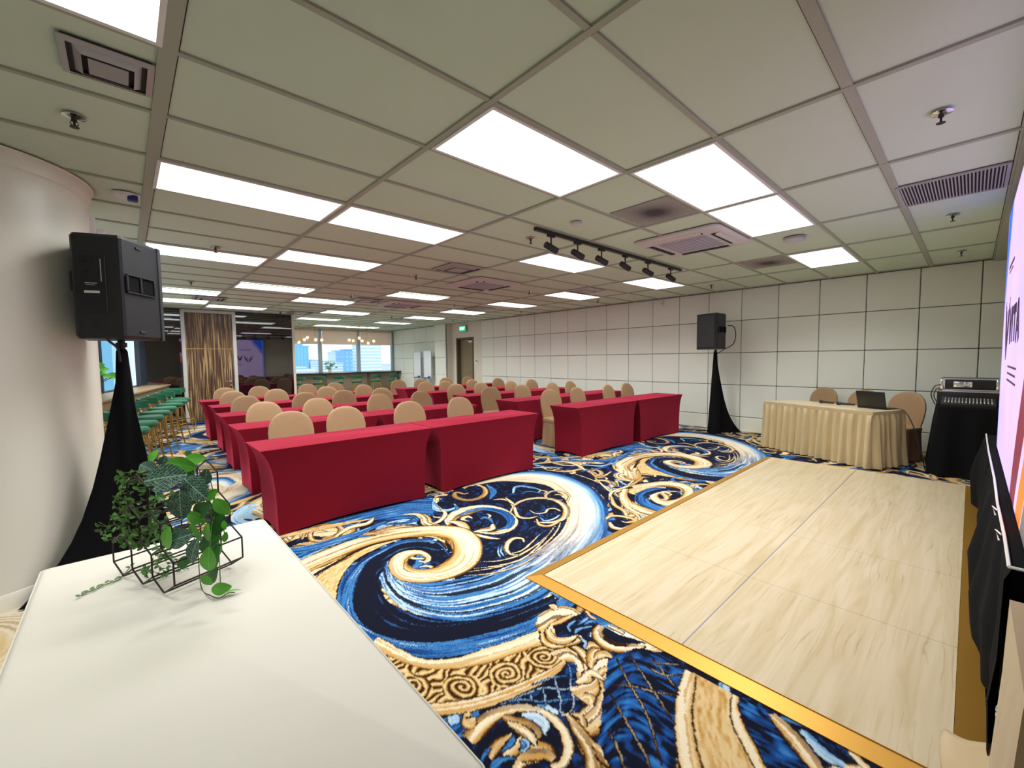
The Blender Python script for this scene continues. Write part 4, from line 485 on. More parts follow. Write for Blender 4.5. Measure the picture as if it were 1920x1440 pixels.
# ------------------------------------------------------------------ column
def column():
    t=BM();lathe(t,[(.70,0),(.70,ZC)],96,Matrix.Translation((-1.03,2.8,0)))
    o=struct(fin(t,'wall_column',M['column']))
    t=BM();lathe(t,[(.706,0),(.706,.09),(.70,.10)],96,Matrix.Translation((-1.03,2.8,0)),cap=False);struct(fin(t,'baseboard_column',M['column']))
    t=BM();lathe(t,[(.70,ZC-.10),(.712,ZC-.09),(.722,ZC-.01),(.735,ZC)],96,Matrix.Translation((-1.03,2.8,0)),cap=False);struct(fin(t,'trim_6',M['column']))
M['column']=mat('column_paint',(.82,.80,.70),.30,bump=.01,nscale=3)
column()
b=BM();box(b,-.40,-.30,2.86,2.93,2.42,2.56,bev=.01);box(b,-.305,-.25,2.87,2.92,2.42,2.47,bev=.008)
tag(fin(b,'junction_box',M['white']),'small white box fixed high on the round column','wall box')

# ------------------------------------------------------------------ ceiling lights
def light_panel(a,bq,label,first=[None]):
    if first[0] is None:
        t=thing('ceiling_light',label,'ceiling light',(a*1.2,bq*.6,ZC),0,'lit panels in the tiled ceiling')
        b=BM()
        for q in((.02,1.18,.015,.035),(.02,1.18,.565,.585),(.02,.04,.035,.565),(1.16,1.18,.035,.565)): box(b,*q,-.006,.004)
        fin(b,'frame',M['white'],t,sm=False)
        b=BM();box(b,.04,1.16,.035,.565,-.004,.002);fin(b,'diffuser',M['diff'],t,sm=False)
        first[0]=t
    else: t=dup(first[0],(a*1.2,bq*.6,ZC),0,label)
    la=bpy.data.lights.new('panel_lamp','AREA');la.shape='RECTANGLE';la.size=1.1;la.size_y=.52;la.energy=LP;la.color=(1,.985,.94);la.spread=math.radians(132)
    o=bpy.data.objects.new('panel_lamp',la);col.objects.link(o);o.parent=t;o.location=(.6,.3,-.009)
LP=17
LL=[(-1,0),(0,3),(0,7),(0,12.6),(0,15.1),(1,0),(1,3),(1,6),(1,10.4),(1,16),(2,-1),(2,12.4),(3,-1),(3,3),(3,9.3),(3,15.6),(3,19),(4,22.9),(5,-1),(5,3),(5,6),(5,9),(5,12.3),(5,15.6),(5,19),(5,23.1),(5,-4)]
names=[]
SP={(-1,0):'lit ceiling panel cut off at the top left, beside the square vent',(0,3):'long lit ceiling panel above the black speaker by the column',(1,0):'largest lit ceiling panel, near the top centre',(2,-1):'large lit ceiling panel beside the stained dark tile',(3,-1):'lit ceiling panel touching the largest right-hand panel, beside the air conditioner',(5,-1):'lit ceiling panel nearest the panelled wall on the right',(5,-4):'lit ceiling panel partly hidden behind the LED screen',(3,3):'lit ceiling panel just left of the black track lights',(5,3):'lit ceiling panel below the far end of the track lights',(4,22.9):'lit ceiling panel nearest the left chandelier',(5,23.1):'lit ceiling panel nearest the right chandelier',(1,3):'lit ceiling panel end to end with the long left one'}
cnt={}
LINE={0:'far left',1:'second',2:'third',3:'middle',5:'right-hand'}
for a,bq in LL:
    cnt[a]=cnt.get(a,0)+1
    lab=SP.get((a,bq)) or 'lit ceiling panel, %s from the camera in the %s line of panels'%(ORD[cnt[a]-1],LINE[a])
    if a==5 and (a,bq) not in SP: lab='lit ceiling panel, %s from the near end in the right-hand line'%ORD[cnt[a]-1]
    light_panel(a,bq,lab)

# vents, air conditioners, grille, stained tiles, smoke detectors, sprinklers
def diffuser(x,y,label,sz=1,s=.56,first=[None]):
    if first[0]:
        o=dup(first[0],(x,y,ZC),0,label);o.scale=(sz,sz,1);return
    t=thing('ceiling_vent',label,'vent',(x,y,ZC),0,'square four-way ceiling vents')
    b=BM();box(b,-s/2+.02,s/2-.02,-s/2+.02,s/2-.02,-.002,.008);fin(b,'backing',M['gapd'],t,sm=False)
    def ring(b,r0,r1,z0,z1):
        A=[(r0,r0),(-r0,r0),(-r0,-r0),(r0,-r0)];B=[(r1,r1),(-r1,r1),(-r1,-r1),(r1,-r1)]
        V=[[b.verts.new((x,y,z)) for x,y in Q] for Q,z in((A,z0),(B,z1),(B,z1-.004),(A,z0-.004))]
        for k in range(4):
            for i in range(4): b.faces.new((V[i][k],V[i][(k+1)%4],V[(i+1)%4][(k+1)%4],V[(i+1)%4][k]))
    b=BM();ring(b,.28,.235,-.002,-.010);fin(b,'frame',M['vent'],t,sm=False)
    for r0,r1 in((.205,.155),):
        b=BM();ring(b,r0,r1,.004,-.020);fin(b,'louvre',M['vent'],t,sm=False)
    b=BM();box(b,-.12,.12,-.12,.12,-.024,-.018,bev=.002,seg=1);fin(b,'centre_plate',M['vent'],t,sm=False)
    first[0]=t
M['vent']=mat('vent_metal',(.42,.41,.42),.4,.2)
for x,y,l,z_ in [(3.3,3.25,'square four-way air vent in the middle of the ceiling, near an air conditioner',1),(-.18,.89,'small square four-way air vent at top left beside a lit panel',.52),(6.25,3.3,'square four-way air vent right of the middle, behind the track lights',1),(3.62,7.02,'square four-way air vent beyond the second middle row of panels',1),(6.4,6.75,'square four-way air vent deep on the right before the exit sign',1),(1.12,8.6,'square four-way air vent at the far left before the veneer door',1),(3.25,10.25,'square four-way air vent at the end of the black glass wall',1),(6.3,10.35,'square four-way air vent farthest back near the pilaster',1)]: diffuser(x,y,l,z_)
def cassette(x,y,label,first=[None]):
    if first[0]: dup(first[0],(x,y,ZC),0,label);return
    t=thing('air_conditioner',label,'air conditioner',(x,y,ZC),0,'ceiling cassette air conditioners')
    def rr(r,s,z): 
        o=[]
        for k,(cx,cy) in enumerate(((s-r,s-r),(-s+r,s-r),(-s+r,-s+r),(s-r,-s+r))):
            for q in range(6):
                a=(k*90+q*18)*PI/180;o.append((cx+r*math.cos(a),cy+r*math.sin(a),z))
        return o
    b=BM();loft(b,[rr(.09,.46,0),rr(.09,.46,-.018),rr(.08,.43,-.034),rr(.05,.30,-.036)]);fin(b,'panel',M['acw'],t)
    b=BM();box(b,-.25,.25,-.25,.25,-.046,-.034,bev=.004,seg=1)
    for k in range(9): box(b,-.22,.22,-.22+k*.052,-.19+k*.052,-.05,-.045)
    fin(b,'intake_grille',M['acg'],t,sm=False)
    for k in range(4):
        b=BM();rbox(b,Matrix.Rotation(k*PI/2,4,'Z')@Matrix.Translation((0,.335,-.038)),.52,.05,.012,.004);fin(b,'air_slot',M['gapd'],t,sm=False)
        b=BM();rbox(b,Matrix.Rotation(k*PI/2,4,'Z')@Matrix.Translation((0,.375,-.042))@Matrix.Rotation(.3,4,'X'),.52,.05,.008,.003);fin(b,'flap',M['acw'],t,sm=False)
    first[0]=t
M['acw']=mat('ac_white',(.62,.58,.58),.4);M['acg']=mat('ac_grille',(.40,.38,.48),.5)
for x,y,l in [(4.45,.48,'large white cassette air conditioner beside the track lights'),(4.32,3.95,'white cassette air conditioner between the vent and the middle panels'),(4.5,7.1,'distant white cassette air conditioner in the middle of the ceiling')]: cassette(x,y,l)
# return air grille
t=thing('return_air_grille','rectangular slatted air grille in ceiling near the LED screen','air grille',(4.19,-1.49,ZC))
b=BM()
for q in((0,.60,-.29,-.27),(0,.60,.27,.29),(0,.02,-.27,.27),(.58,.60,-.27,.27)): box(b,*q,-.008,.004)
fin(b,'frame',M['vent'],t,sm=False)
b=BM()
for k in range(30): box(b,.02,.58,-.265+k*.018,-.257+k*.018,-.008,.004)
fin(b,'slats',M['vent'],t,sm=False)
b=BM();box(b,.02,.58,-.27,.27,.004,.008);fin(b,'backing',M['gapd'],t,sm=False)
# soiled tiles
def stained():
    m,n,l,b=newmat('soot_stained_tile')
    tc=n.new('ShaderNodeTexCoord');mp=n.new('ShaderNodeMapping');mp.inputs['Scale'].default_value=(2.7,3.4,1);l.new(tc.outputs['Object'],mp.inputs['Vector'])
    g=n.new('ShaderNodeTexGradient');g.gradient_type='QUADRATIC_SPHERE';nz=n.new('ShaderNodeTexNoise');nz.inputs['Scale'].default_value=3
    ad=n.new('ShaderNodeMixRGB');ad.inputs[0].default_value=.25;l.new(tc.outputs['Object'],nz.inputs['Vector']);l.new(mp.outputs['Vector'],g.inputs['Vector'])
    r=n.new('ShaderNodeValToRGB');r.color_ramp.elements[0].position=.02;r.color_ramp.elements[0].color=(.40,.39,.36,1);r.color_ramp.elements[1].position=.6;r.color_ramp.elements[1].color=(.07,.06,.07,1)
    l.new(g.outputs['Fac'],ad.inputs[1]);l.new(nz.outputs['Fac'],ad.inputs[2]);l.new(ad.outputs[0],r.inputs['Fac']);l.new(r.outputs['Color'],b.inputs['Base Color']);b.inputs['Roughness'].default_value=.95
    return m
M['stain']=stained()
for x0,x1,y0,y1,l in [(3.02,3.58,.02,.56,'dark soot-stained ceiling tile beside the large lit panel'),(6.06,6.66,.02,.56,'dark soot-stained ceiling tile near the panelled wall')]:
    b=BM();box(b,-(x1-x0)/2,(x1-x0)/2,-(y1-y0)/2,(y1-y0)/2,-.003,.004);o=fin(b,'stained_ceiling_tile',M['stain'],sm=False);o.location=((x0+x1)/2,(y0+y1)/2,ZC+.006);tag(o,l,'ceiling tile')
def sprinkler(x,y,label,first=[None]):
    if first[0]: dup(first[0],(x,y,ZC),0,label);return
    t=thing('sprinkler',label,'sprinkler',(x,y,ZC),0,'sprinkler heads in the ceiling')
    b=BM();lathe(b,[(.001,0),(.045,0),(.047,-.004),(.02,-.012),(.001,-.012)],20,cap=False);fin(b,'flange',M['chrome'],t)
    b=BM();lathe(b,[(.012,-.01),(.012,-.025),(.005,-.028),(.005,-.05),(.001,-.05)],12,cap=False)
    for s in(-1,1): tube(b,[(s*.010,0,-.024),(s*.016,0,-.036),(s*.004,0,-.052)],.0025,6)
    lathe(b,[(.001,-.052),(.019,-.052),(.019,-.055),(.001,-.055)],12,cap=False);fin(b,'head',M['spr'],t)
    first[0]=t
M['spr']=mat('sprinkler_metal',(.06,.05,.045),.35,.8)
for x,y,l in [(-.32,1.5,'sprinkler head at the top left above the round column'),(3.02,-1.49,'sprinkler head nearest the camera at the top right'),(5.44,-1.48,'sprinkler head in front of the slatted grille'),(7.52,-1.51,'sprinkler head at the right by the panelled wall'),(.61,4.03,'sprinkler head over the left window-side stools, nearer one'),(.64,6.65,'sprinkler head on the left, farther one'),(3.02,1.54,'sprinkler head left of the track lights'),(7.55,1.53,'sprinkler head above the black speaker by the right wall'),(3.1,4.05,'sprinkler head between the vent and the middle panels'),(5.5,4.05,'sprinkler head behind the track lights'),(3.08,6.47,'sprinkler head beyond the middle vent'),(5.5,6.5,'sprinkler head in the middle right of the ceiling'),(7.54,3.96,'sprinkler head beside the third right-hand panel'),(7.6,6.47,'sprinkler head beside the fourth right-hand panel'),(7.6,9.6,'sprinkler head above the exit door'),(5.6,9.8,'sprinkler head deep in the middle of the ceiling'),(2.8,10.3,'sprinkler head just before the end of the black wall')]: sprinkler(x,y,l)
for x,y,l,r in [(2.98,.90,'small round smoke detector left of the track lights',.05),(3.08,5.25,'small round smoke detector deep in the ceiling',.06)]:
    b=BM();lathe(b,[(.001,0),(r,0),(r*.95,-.02),(r*.5,-.035),(.001,-.036)],24,cap=False);o=fin(b,'smoke_detector',M['acw']);o.location=(x,y,ZC);tag(o,l,'smoke detector')
t=thing('downlight','round silver ceiling light between two lit panels on the right','ceiling light',(5.17,-.31,ZC))
b=BM();lathe(b,[(.10,0),(.105,-.02),(.085,-.03)],28,cap=False);fin(b,'rim',M['greyw'],t)
b=BM();lathe(b,[(.001,-.045),(.05,-.042),(.085,-.028)],28,cap=False);fin(b,'lens',mat('frosted_lens',(.55,.55,.66),.3),t)
t=thing('dome_camera','small white ceiling camera with a dark blue cover beside the column','camera',(-.12,2.66,ZC))
b=BM();lathe(b,[(.001,0),(.065,0),(.06,-.02),(.05,-.03),(.001,-.035)],24,Matrix.Diagonal((1.2,.8,1,1)),cap=False);fin(b,'housing',M['white'],t)
b=BM();box(b,.005,.065,-.045,.02,-.05,-.012,bev=.006);fin(b,'cover',M['indigo'],t)
t=None
# ------------------------------------------------------------------ track lights
tr=thing('track_light_rail','black ceiling track rail carrying six small black spotlights','track light',(2.77,1.235,ZC))
b=BM();box(b,0,3.0,-.017,.017,-.034,-.002,bev=.002,seg=1);fin(b,'rail',M['blackmetal'],tr,sm=False)
def spot():
    t=thing('spotlight','black cylinder spotlight, first on the rail, above the middle lit panel','spotlight',(0,0,0),0,'spotlights on the ceiling track')
    b=BM();box(b,-.05,.05,-.016,.016,-.022,0,bev=.004);fin(b,'adapter',M['blackmetal'],t)
    b=BM();tube(b,[(0,0,-.02),(0,0,-.10)],.008);fin(b,'stem',M['blackmetal'],t)
    b=BM();T=Matrix.Translation((0,0,-.125))@Matrix.Rotation(math.radians(-90-25),4,'Y')@Matrix.Rotation(0,4,'Z')
    R=Matrix.Translation((0,0,-.125))@Matrix.Rotation(math.radians(62),4,Vector((0.8,-.25,0)).cross(Vector((0,0,-1))).normalized()*-1)
    R=Matrix.Translation((0,0,-.125))@Vector((.92,-.2,-.34)).to_track_quat('Z','Y').to_matrix().to_4x4()
    lathe(b,[(.001,-.075),(.028,-.075),(.032,-.07),(.032,.075),(.026,.075),(.026,.065)],20,R,cap=False);s=fin(b,'lamp_head',M['blackmetal'],t)
    b=BM();lathe(b,[(.001,.066),(.026,.066)],20,R,cap=False);fin(b,'lens',mat('spot_lens',(.9,.85,.8),.3,em=(1,.93,.85),es=1.3),s)
    return t
s0=spot();xs=[3.0,3.42,3.85,4.33,4.86,5.47]
s0.location=(3.0,1.235,ZC-.034)
for k,x in enumerate(xs[1:]): dup(s0,(x,1.235,ZC-.034),random.uniform(-.12,.12),'black cylinder spotlight, %s on the rail counted from the left'%ORD[k+1])

# ------------------------------------------------------------------ chairs
def make_chair():
    t=thing('banquet_chair','','chair',(0,0,0),0)
    # backrest: arched slab, sits at y=+.21.. leaning back; chair faces -y
    b=BM();rings=[]
    zs=[.40,.47,.55,.63,.71,.78,.83,.87,.895,.912,.92]
    hw=[.180,.192,.208,.219,.222,.211,.188,.155,.122,.080,.022]
    th=[.030,.030,.030,.030,.028,.027,.025,.022,.019,.014,.008]
    for z,w,h in zip(zs,hw,th):
        yc=.165+(z-.44)*.15
        ring=[]
        for k in range(20):
            a=2*PI*k/20;cx=math.cos(a);sx=math.sin(a)
            px=w*(abs(cx)**.45)*(1 if cx>0 else -1);py=h*(abs(sx)**.6)*(1 if sx>0 else -1)
            ring.append((px,yc+py+.035*(1-(px/.22)**2)*0+.03*(px/.22)**2*-1+.0,z))
        rings.append(ring)
    loft(b,rings);bk=fin(b,'backrest',M['tan'],t)
    b=BM()  # stitched fold across the cover
    tube(b,[(-.10,.185,.665),(-.04,.196,.672),(.04,.20,.678),(.10,.192,.684)],[.002,.007,.006,.001],6);fin(b,'fold',M['tan'],bk)
    # seat
    b=BM()
    def sq(w,d,z,y0=0):
        o=[]
        for k in range(32):
            a=2*PI*k/32;cx=math.cos(a);sx=math.sin(a)
            o.append((w*(abs(cx)**.4)*(1 if cx>0 else -1),y0+d*(abs(sx)**.4)*(1 if sx>0 else -1),z))
        return o
    loft(b,[sq(.205,.195,.40),sq(.213,.202,.43),sq(.208,.197,.455),sq(.18,.17,.47),sq(.10,.09,.475)]);fin(b,'seat',M['tan'],t)
    # pleated skirt
    b=BM();rings=[]
    n=96
    for z,f in((.41,0),(.38,.15),(.30,.45),(.18,.75),(.06,.95),(.012,1)):
        r=[]
        for k in range(n):
            a=2*PI*k/n;cx=math.cos(a);sx=math.sin(a);rip=1+f*.075*math.sin(a*12)+f*.02*math.sin(a*5+1)
            w=(.200+.012*f)*rip;d=(.192+.012*f)*rip
            r.append((w*(abs(cx)**.45)*(1 if cx>0 else -1),d*(abs(sx)**.45)*(1 if sx>0 else -1),z))
        rings.append(r)
    loft(b,rings,capb=False);fin(b,'skirt',M['tan'],t)
    for sx in(-1,1):
        for sy in(-1,1):
            b=BM();tube(b,[(sx*.17,sy*.17,.41),(sx*.18,sy*.18,0)],.012,8);fin(b,'leg',M['goldleg'],t)
    return t
LY=[3.3,4.75,6.1,7.52,8.88];RY=[3.24,4.65,6.0,7.28,8.88];LY0=[3.3,4.75,6.1,7.45,8.65];RY0=[3.15,4.65,5.85,7.15,8.75]
LX=[[1.07,1.65,2.47,3.27],[1.14,1.83,2.77,3.52],[1.2,2.05,2.71,3.44],[1.24,1.94,2.87,3.67],[1.29,1.9,2.87,3.47]]
RX=[[4.98,5.74,6.68,7.31],[4.93,5.79,6.74,7.36],[4.97,5.69,6.6,7.3],[5.01,5.62,6.45,7.3],[5.14,5.84,6.66,7.47]]
c0=make_chair();used=False
ROWN=['nearest','second','third','fourth','farthest']
for blk,Ys,Xs,Y0 in(('left',LY,LX,LY0),('right',RY,RX,RY0)):
    for r in range(5):
        for k in range(4):
            lab='tan covered chair, %s from left, behind the %s red row, %s block'%(ORD[k],ROWN[r],blk)
            y=Ys[r]-.26+random.uniform(-.01,.01);xx=-.194+(Xs[r][k]+.194)*(Ys[r]+1.645)/(Y0[r]+1.645);rz=random.uniform(-.08,.08)
            if blk=='right' and k==0: rz=-.18
            if not used: c0.location=(xx,y,0);c0.rotation_euler=(0,0,rz);c0['label']=lab;c0['group']='tan banquet chairs behind the red tables';used=True
            else: dup(c0,(xx,y,0),rz,lab,'tan banquet chairs behind the red tables')
for (x,y,l) in [(8.11,.06,'tan covered chair at the left behind the gold skirted table'),(7.83,-.49,'tan covered chair behind the open laptop'),(7.66,-.98,'tan covered chair at the right end of the gold skirted table')]:
    dup(c0,(x,y,0),math.radians(-113.6),l,'tan banquet chairs behind the skirted table')
# ------------------------------------------------------------------ red tables
def make_table(Lx=1.61,D=.56,Ht=.73,m='red',name='training_table'):
    t=thing(name,'','table')
    b=BM();hx,hy=Lx/2,D/2
    def ring(z):
        q=(Ht-z)/Ht
        ins=.098*(1-math.exp(-q*6))+.015*q          # pull-in of the short ends
        insy=.012*(1-math.exp(-q*6))
        X=hx-ins;Y=hy-insy;bow=.022*math.sin(PI*min(1,q*1.1))*1.0
        o=[]
        def seg(p0,p1,bx,by,n):
            for k in range(n):
                f=k/n;s=4*f*(1-f);o.append((p0[0]+(p1[0]-p0[0])*f+bx*s,p0[1]+(p1[1]-p0[1])*f+by*s,z if z>.03 else z+.03*s))
        seg((-X,-Y),(X,-Y),0,.012*q,14);seg((X,-Y),(X,Y),-bow,0,8);seg((X,Y),(-X,Y),0,-.012*q,14);seg((-X,Y),(-X,-Y),bow,0,8)
        return o
    zs=[0,.05,.15,.28,.40,.50,.58,.64,.68,.705,.72,.728]
    zs=[z*Ht/.73 for z in zs]
    R=[ring(z) for z in zs]
    top=[(x*.995,y*.99,Ht) for x,y,_ in R[-1]]
    loft(b,R+[top],capa=False);fin(b,'stretch_cover',M[m],t)
    return t
t0=make_table();used=False
FL=[(.57,2.19),(.65,3.6),(.71,5.0),(.80,6.44),(.80,7.80)]
FR=[(4.58,2.16),(4.62,3.5),(4.70,4.95),(4.64,6.2),(4.88,7.8)]
for blk,FF in(('left',FL),('right',FR)):
    for r,(x,y) in enumerate(FF):
        w=1.62 if blk=='left' else 1.56
        for k in range(2):
            rz=0 if blk=='left' else -.02
            X=x+w*(k+.5);Y=y+.28+(X-x)*math.tan(rz)
            lab='red stretch-covered table, %s of the pair, %s row, %s block'%(['left','right'][k],ROWN[r],blk)
            if not used: t0.location=(X,Y,0);t0['label']=lab;t0['group']='red stretch-covered tables in rows';used=True
            else:
                o=dup(t0,(X,Y,0),rz,lab,'red stretch-covered tables in rows')
                if blk=='right': o.scale=(.965,1,1)
# white table nearest the camera
t=make_table(1,1,.73,'whitecloth','cloth_table');tag(t,'cream stretch-covered table in the foreground holding the leafy wire planter','table')
for ch in list(t.children): bpy.data.objects.remove(ch)
b=BM()
def wring(z,ins,rnd):
    o=[];x0,x1,y0,y1=-.445+ins,.245-ins,-1.10+ins,.545-ins
    for k,(cx,cy) in enumerate(((x1-rnd,y1-rnd),(x0+rnd,y1-rnd),(x0+rnd,y0+rnd),(x1-rnd,y0+rnd))):
        for q in range(7):
            a=(k*90+q*15)*PI/180;o.append((cx+rnd*math.cos(a),cy+rnd*math.sin(a),z))
    return o
loft(b,[wring(.0,.05,.03),wring(.2,.06,.03),wring(.5,.045,.03),wring(.66,.012,.025),wring(.70,.003,.022),wring(.718,.0,.022),wring(.727,.006,.022),wring(.73,.014,.02)],capa=False)
fin(b,'stretch_cover',M['whitecloth'],t)
b=BM();tube(b,[tuple(Vector(p)+Vector((0,0,.002))) for p in wring(.722,.001,.022)],.0022,6,closed=True);fin(b,'hem_seam',M['whitecloth'],t)

# ------------------------------------------------------------------ skirted gold table
A_=Vector((7.29,.58));B_=Vector((6.67,-.83));dv=(A_-B_).normalized();pv=Vector((.915,-.40)).normalized()
def skirted():
    t=thing('skirted_table','table with a pleated gold satin skirt in front of the panelled wall','table')
    C1=[B_,A_,A_+pv*.62,B_+pv*.62]
    b=BM();prism(b,[(p.x,p.y) for p in C1],.705,.73);e=0
    prism(b,[(p.x,p.y) for p in [c+((c-(C1[0]+C1[2])/2).normalized()*.006) for c in C1]],.665,.706);fin(b,'top_cloth',M['satin'],t,sm=False)
    b=BM();pts=[]
    for i in range(4):
        p,q=C1[i],C1[(i+1)%4];n=int((q-p).length*110);d=(q-p).normalized();nn=Vector((-d.y,d.x)) ; 
        cc=(C1[0]+C1[2])/2
        if nn.dot((p+q)/2-cc)<0: nn=-nn
        for k in range(n):
            pts.append((p+(q-p)*(k/n),nn,(p+(q-p)*(k/n)-p).length))
    rings=[]
    for z,f in((.69,0.15),(.66,.45),(.60,.8),(.45,.85),(.28,.95),(.12,1.1),(.015,1.25)):
        r=[]
        for i,(p,nn,s) in enumerate(pts):
            ph=i*2*PI/11.3;a=.018*math.sin(ph)+.009*math.sin(ph*.37+z*2)+.004*math.sin(ph*2+1)
            q=p+nn*(.012+f*a*1.35+.035*f*(.7-z))
            r.append((q.x,q.y,z))
        rings.append(r)
    loft(b,rings,capa=False,capb=False);fin(b,'pleated_skirt',M['satin'],t)
skirted()
# laptop
lt=thing('laptop','open black laptop on the gold skirted table, screen back to the room','laptop',(7.20,-.80,.731),math.atan2(dv.y,dv.x))
b=BM();box(b,-.17,.17,-.14,.10,0,.014,bev=.004);fin(b,'base',M['blackmetal'],lt)
b=BM();rbox(b,Matrix.Translation((0,.112,.118))@Matrix.Rotation(math.radians(-14),4,'X'),.34,.008,.235,.003);fin(b,'screen_lid',M['blackmetal'],lt)
b=BM();box(b,-.15,.15,-.05,.07,.014,.016);fin(b,'keyboard',M['gapd'],lt)
lt.rotation_euler=(0,0,math.atan2(dv.y,dv.x)+0)
for k,(x,y,a,l) in enumerate([(7.47,-.20,1.0,'black handheld microphone lying left of the laptop'),(7.36,-.44,1.25,'black handheld microphone lying closest to the laptop')]):
    t=thing('microphone',l,'microphone',(x,y,.752),a)
    b=BM();lathe(b,[(.001,-.12),(.012,-.12),(.016,.05),(.001,.05)],14,Matrix.Rotation(PI/2,4,'Y'),cap=False);fin(b,'handle',M['blackmetal'],t)
    b=BM();lathe(b,[(.016,.05),(.025,.07),(.025,.09),(.014,.108),(.001,.112)],14,Matrix.Rotation(PI/2,4,'Y'),cap=False);fin(b,'grille',M['blackplastic'],t)
b=BM();tube(b,crv([(7.15,-.99,.75),(7.05,-1.1,.72),(7.0,-1.2,.5),(7.02,-1.27,.2),(7.05,-1.3,.015)],6),.006,6);tag(fin(b,'laptop_cable',M['blackplastic']),'black cable hanging from the laptop down to the floor','cable')

# ------------------------------------------------------------------ equipment table
def eq():
    t=thing('equipment_table','black-draped equipment table beside the LED screen','table')
    b=BM();n=200;P=[(6.93,-1.40),(7.95,-1.34),(7.95,-1.92),(6.93,-1.92)]
    pts=[]
    for i in range(4):
        p=Vector(P[i]);q=Vector(P[(i+1)%4]);d=(q-p);L=d.length;m=int(L*60);nn=Vector((-d.y,d.x)).normalized()
        for k in range(m): pts.append((p+d*k/m,nn))
    R=[]
    for z,f in((.82,0),(.8,.1),(.6,.5),(.3,.9),(.01,1.3)):
        R.append([((p+nn*(f*.02*math.sin(i*.42)+f*.05)).x,(p+nn*(f*.02*math.sin(i*.42)+f*.05)).y,z) for i,(p,nn) in enumerate(pts)])
    loft(b,R);fin(b,'black_drape',M['black'],t)
eq()
mx=thing('audio_mixer','black audio mixer with a row of pale faders on the draped table','audio mixer',(7.02,-1.63,.822),0)
b=BM();rings=[[(-.0,-.22,0),(.0,.22,0),(.30,.22,0),(.30,-.22,0)],[(0,-.22,.03),(0,.22,.03),(.30,.22,.10),(.30,-.22,.10)]];loft(b,rings);fin(b,'body',M['blackmetal'],mx,sm=False)
b=BM()
for k in range(14): rbox(b,Matrix.Translation((.06,-.19+k*.029,.055)),.03,.010,.02,.002)
fin(b,'faders',mat('fader_white',(.75,.8,.75),.4),mx,sm=False)
b=BM()
for k in range(14):
    for j in range(4): lathe(b,[(.006,0),(.005,.014)],8,Matrix.Translation((.11+j*.04,-.19+k*.029,.05+j*.0095)))
fin(b,'knobs',M['greyw'],mx)
rk=thing('equipment_rack','black rack box carrying the flight case behind the mixer','rack',(7.40,-1.63,.822))
b=BM();box(b,0,.45,-.27,.27,0,.165,bev=.006);fin(b,'body',M['blackmetal'],rk)
b=BM();box(b,-.006,.006,-.27,.27,.15,.168,bev=.002,seg=1);fin(b,'front_edge',M['alu'],rk)
fc=thing('flight_case','black flight case with aluminium edges lying on top of the equipment','flight case',(7.42,-1.64,.992))
b=BM();box(b,.004,.42,-.25,.25,.004,.145,bev=.004);fin(b,'body',M['glassgreen'] if 'glassgreen' in M else M['blackmetal'],fc)
b=BM()
for z in(.0,.135):
    for q in((0,.42,.24,.255),(0,.42,-.255,-.24),(0,.015,-.255,.255),(.405,.42,-.255,.255)): box(b,*q,z,z+.015)
fin(b,'edging',M['alu'],fc,sm=False)
for sy in(-1,1):
    b=BM();rbox(b,Matrix.Translation((.01,sy*.235,.075)),.03,.05,.14,.01);fin(b,'corner',M['chrome'],fc)
b=BM();rbox(b,Matrix.Translation((-.002,.06,.075)),.008,.16,.07,.003);hp=fin(b,'handle_plate',M['chrome'],fc)
b=BM();tube(b,[(-.006,.0,.085),(-.018,.01,.06),(-.018,.11,.06),(-.006,.12,.085)],.006,8);fin(b,'handle',M['greyw'],hp)
for k,(p) in enumerate([[(7.44,-1.38,1.06),(7.3,-1.34,1.04),(7.12,-1.32,.95),(7.02,-1.36,.84)],[(7.45,-1.39,1.02),(7.36,-1.35,1.0),(7.25,-1.34,.92),(7.2,-1.38,.835)]]):
    b=BM();tube(b,crv(p,6),.006,6);tag(fin(b,'audio_cable',M['blackplastic']),['black looping cable left of the flight case, outer one','black looping cable left of the flight case, inner one'][k],'cable')
b=BM();tube(b,crv([(6.95,-1.3,.012),(7.1,-1.18,.012),(7.35,-1.2,.012),(7.6,-1.0,.012),(8.2,-.3,.012),(8.35,.8,.012),(8.25,1.3,.012)],8),.007,6);tag(fin(b,'floor_cable',M['blackplastic']),'black cable on the carpet along the foot of the panelled wall','cable')

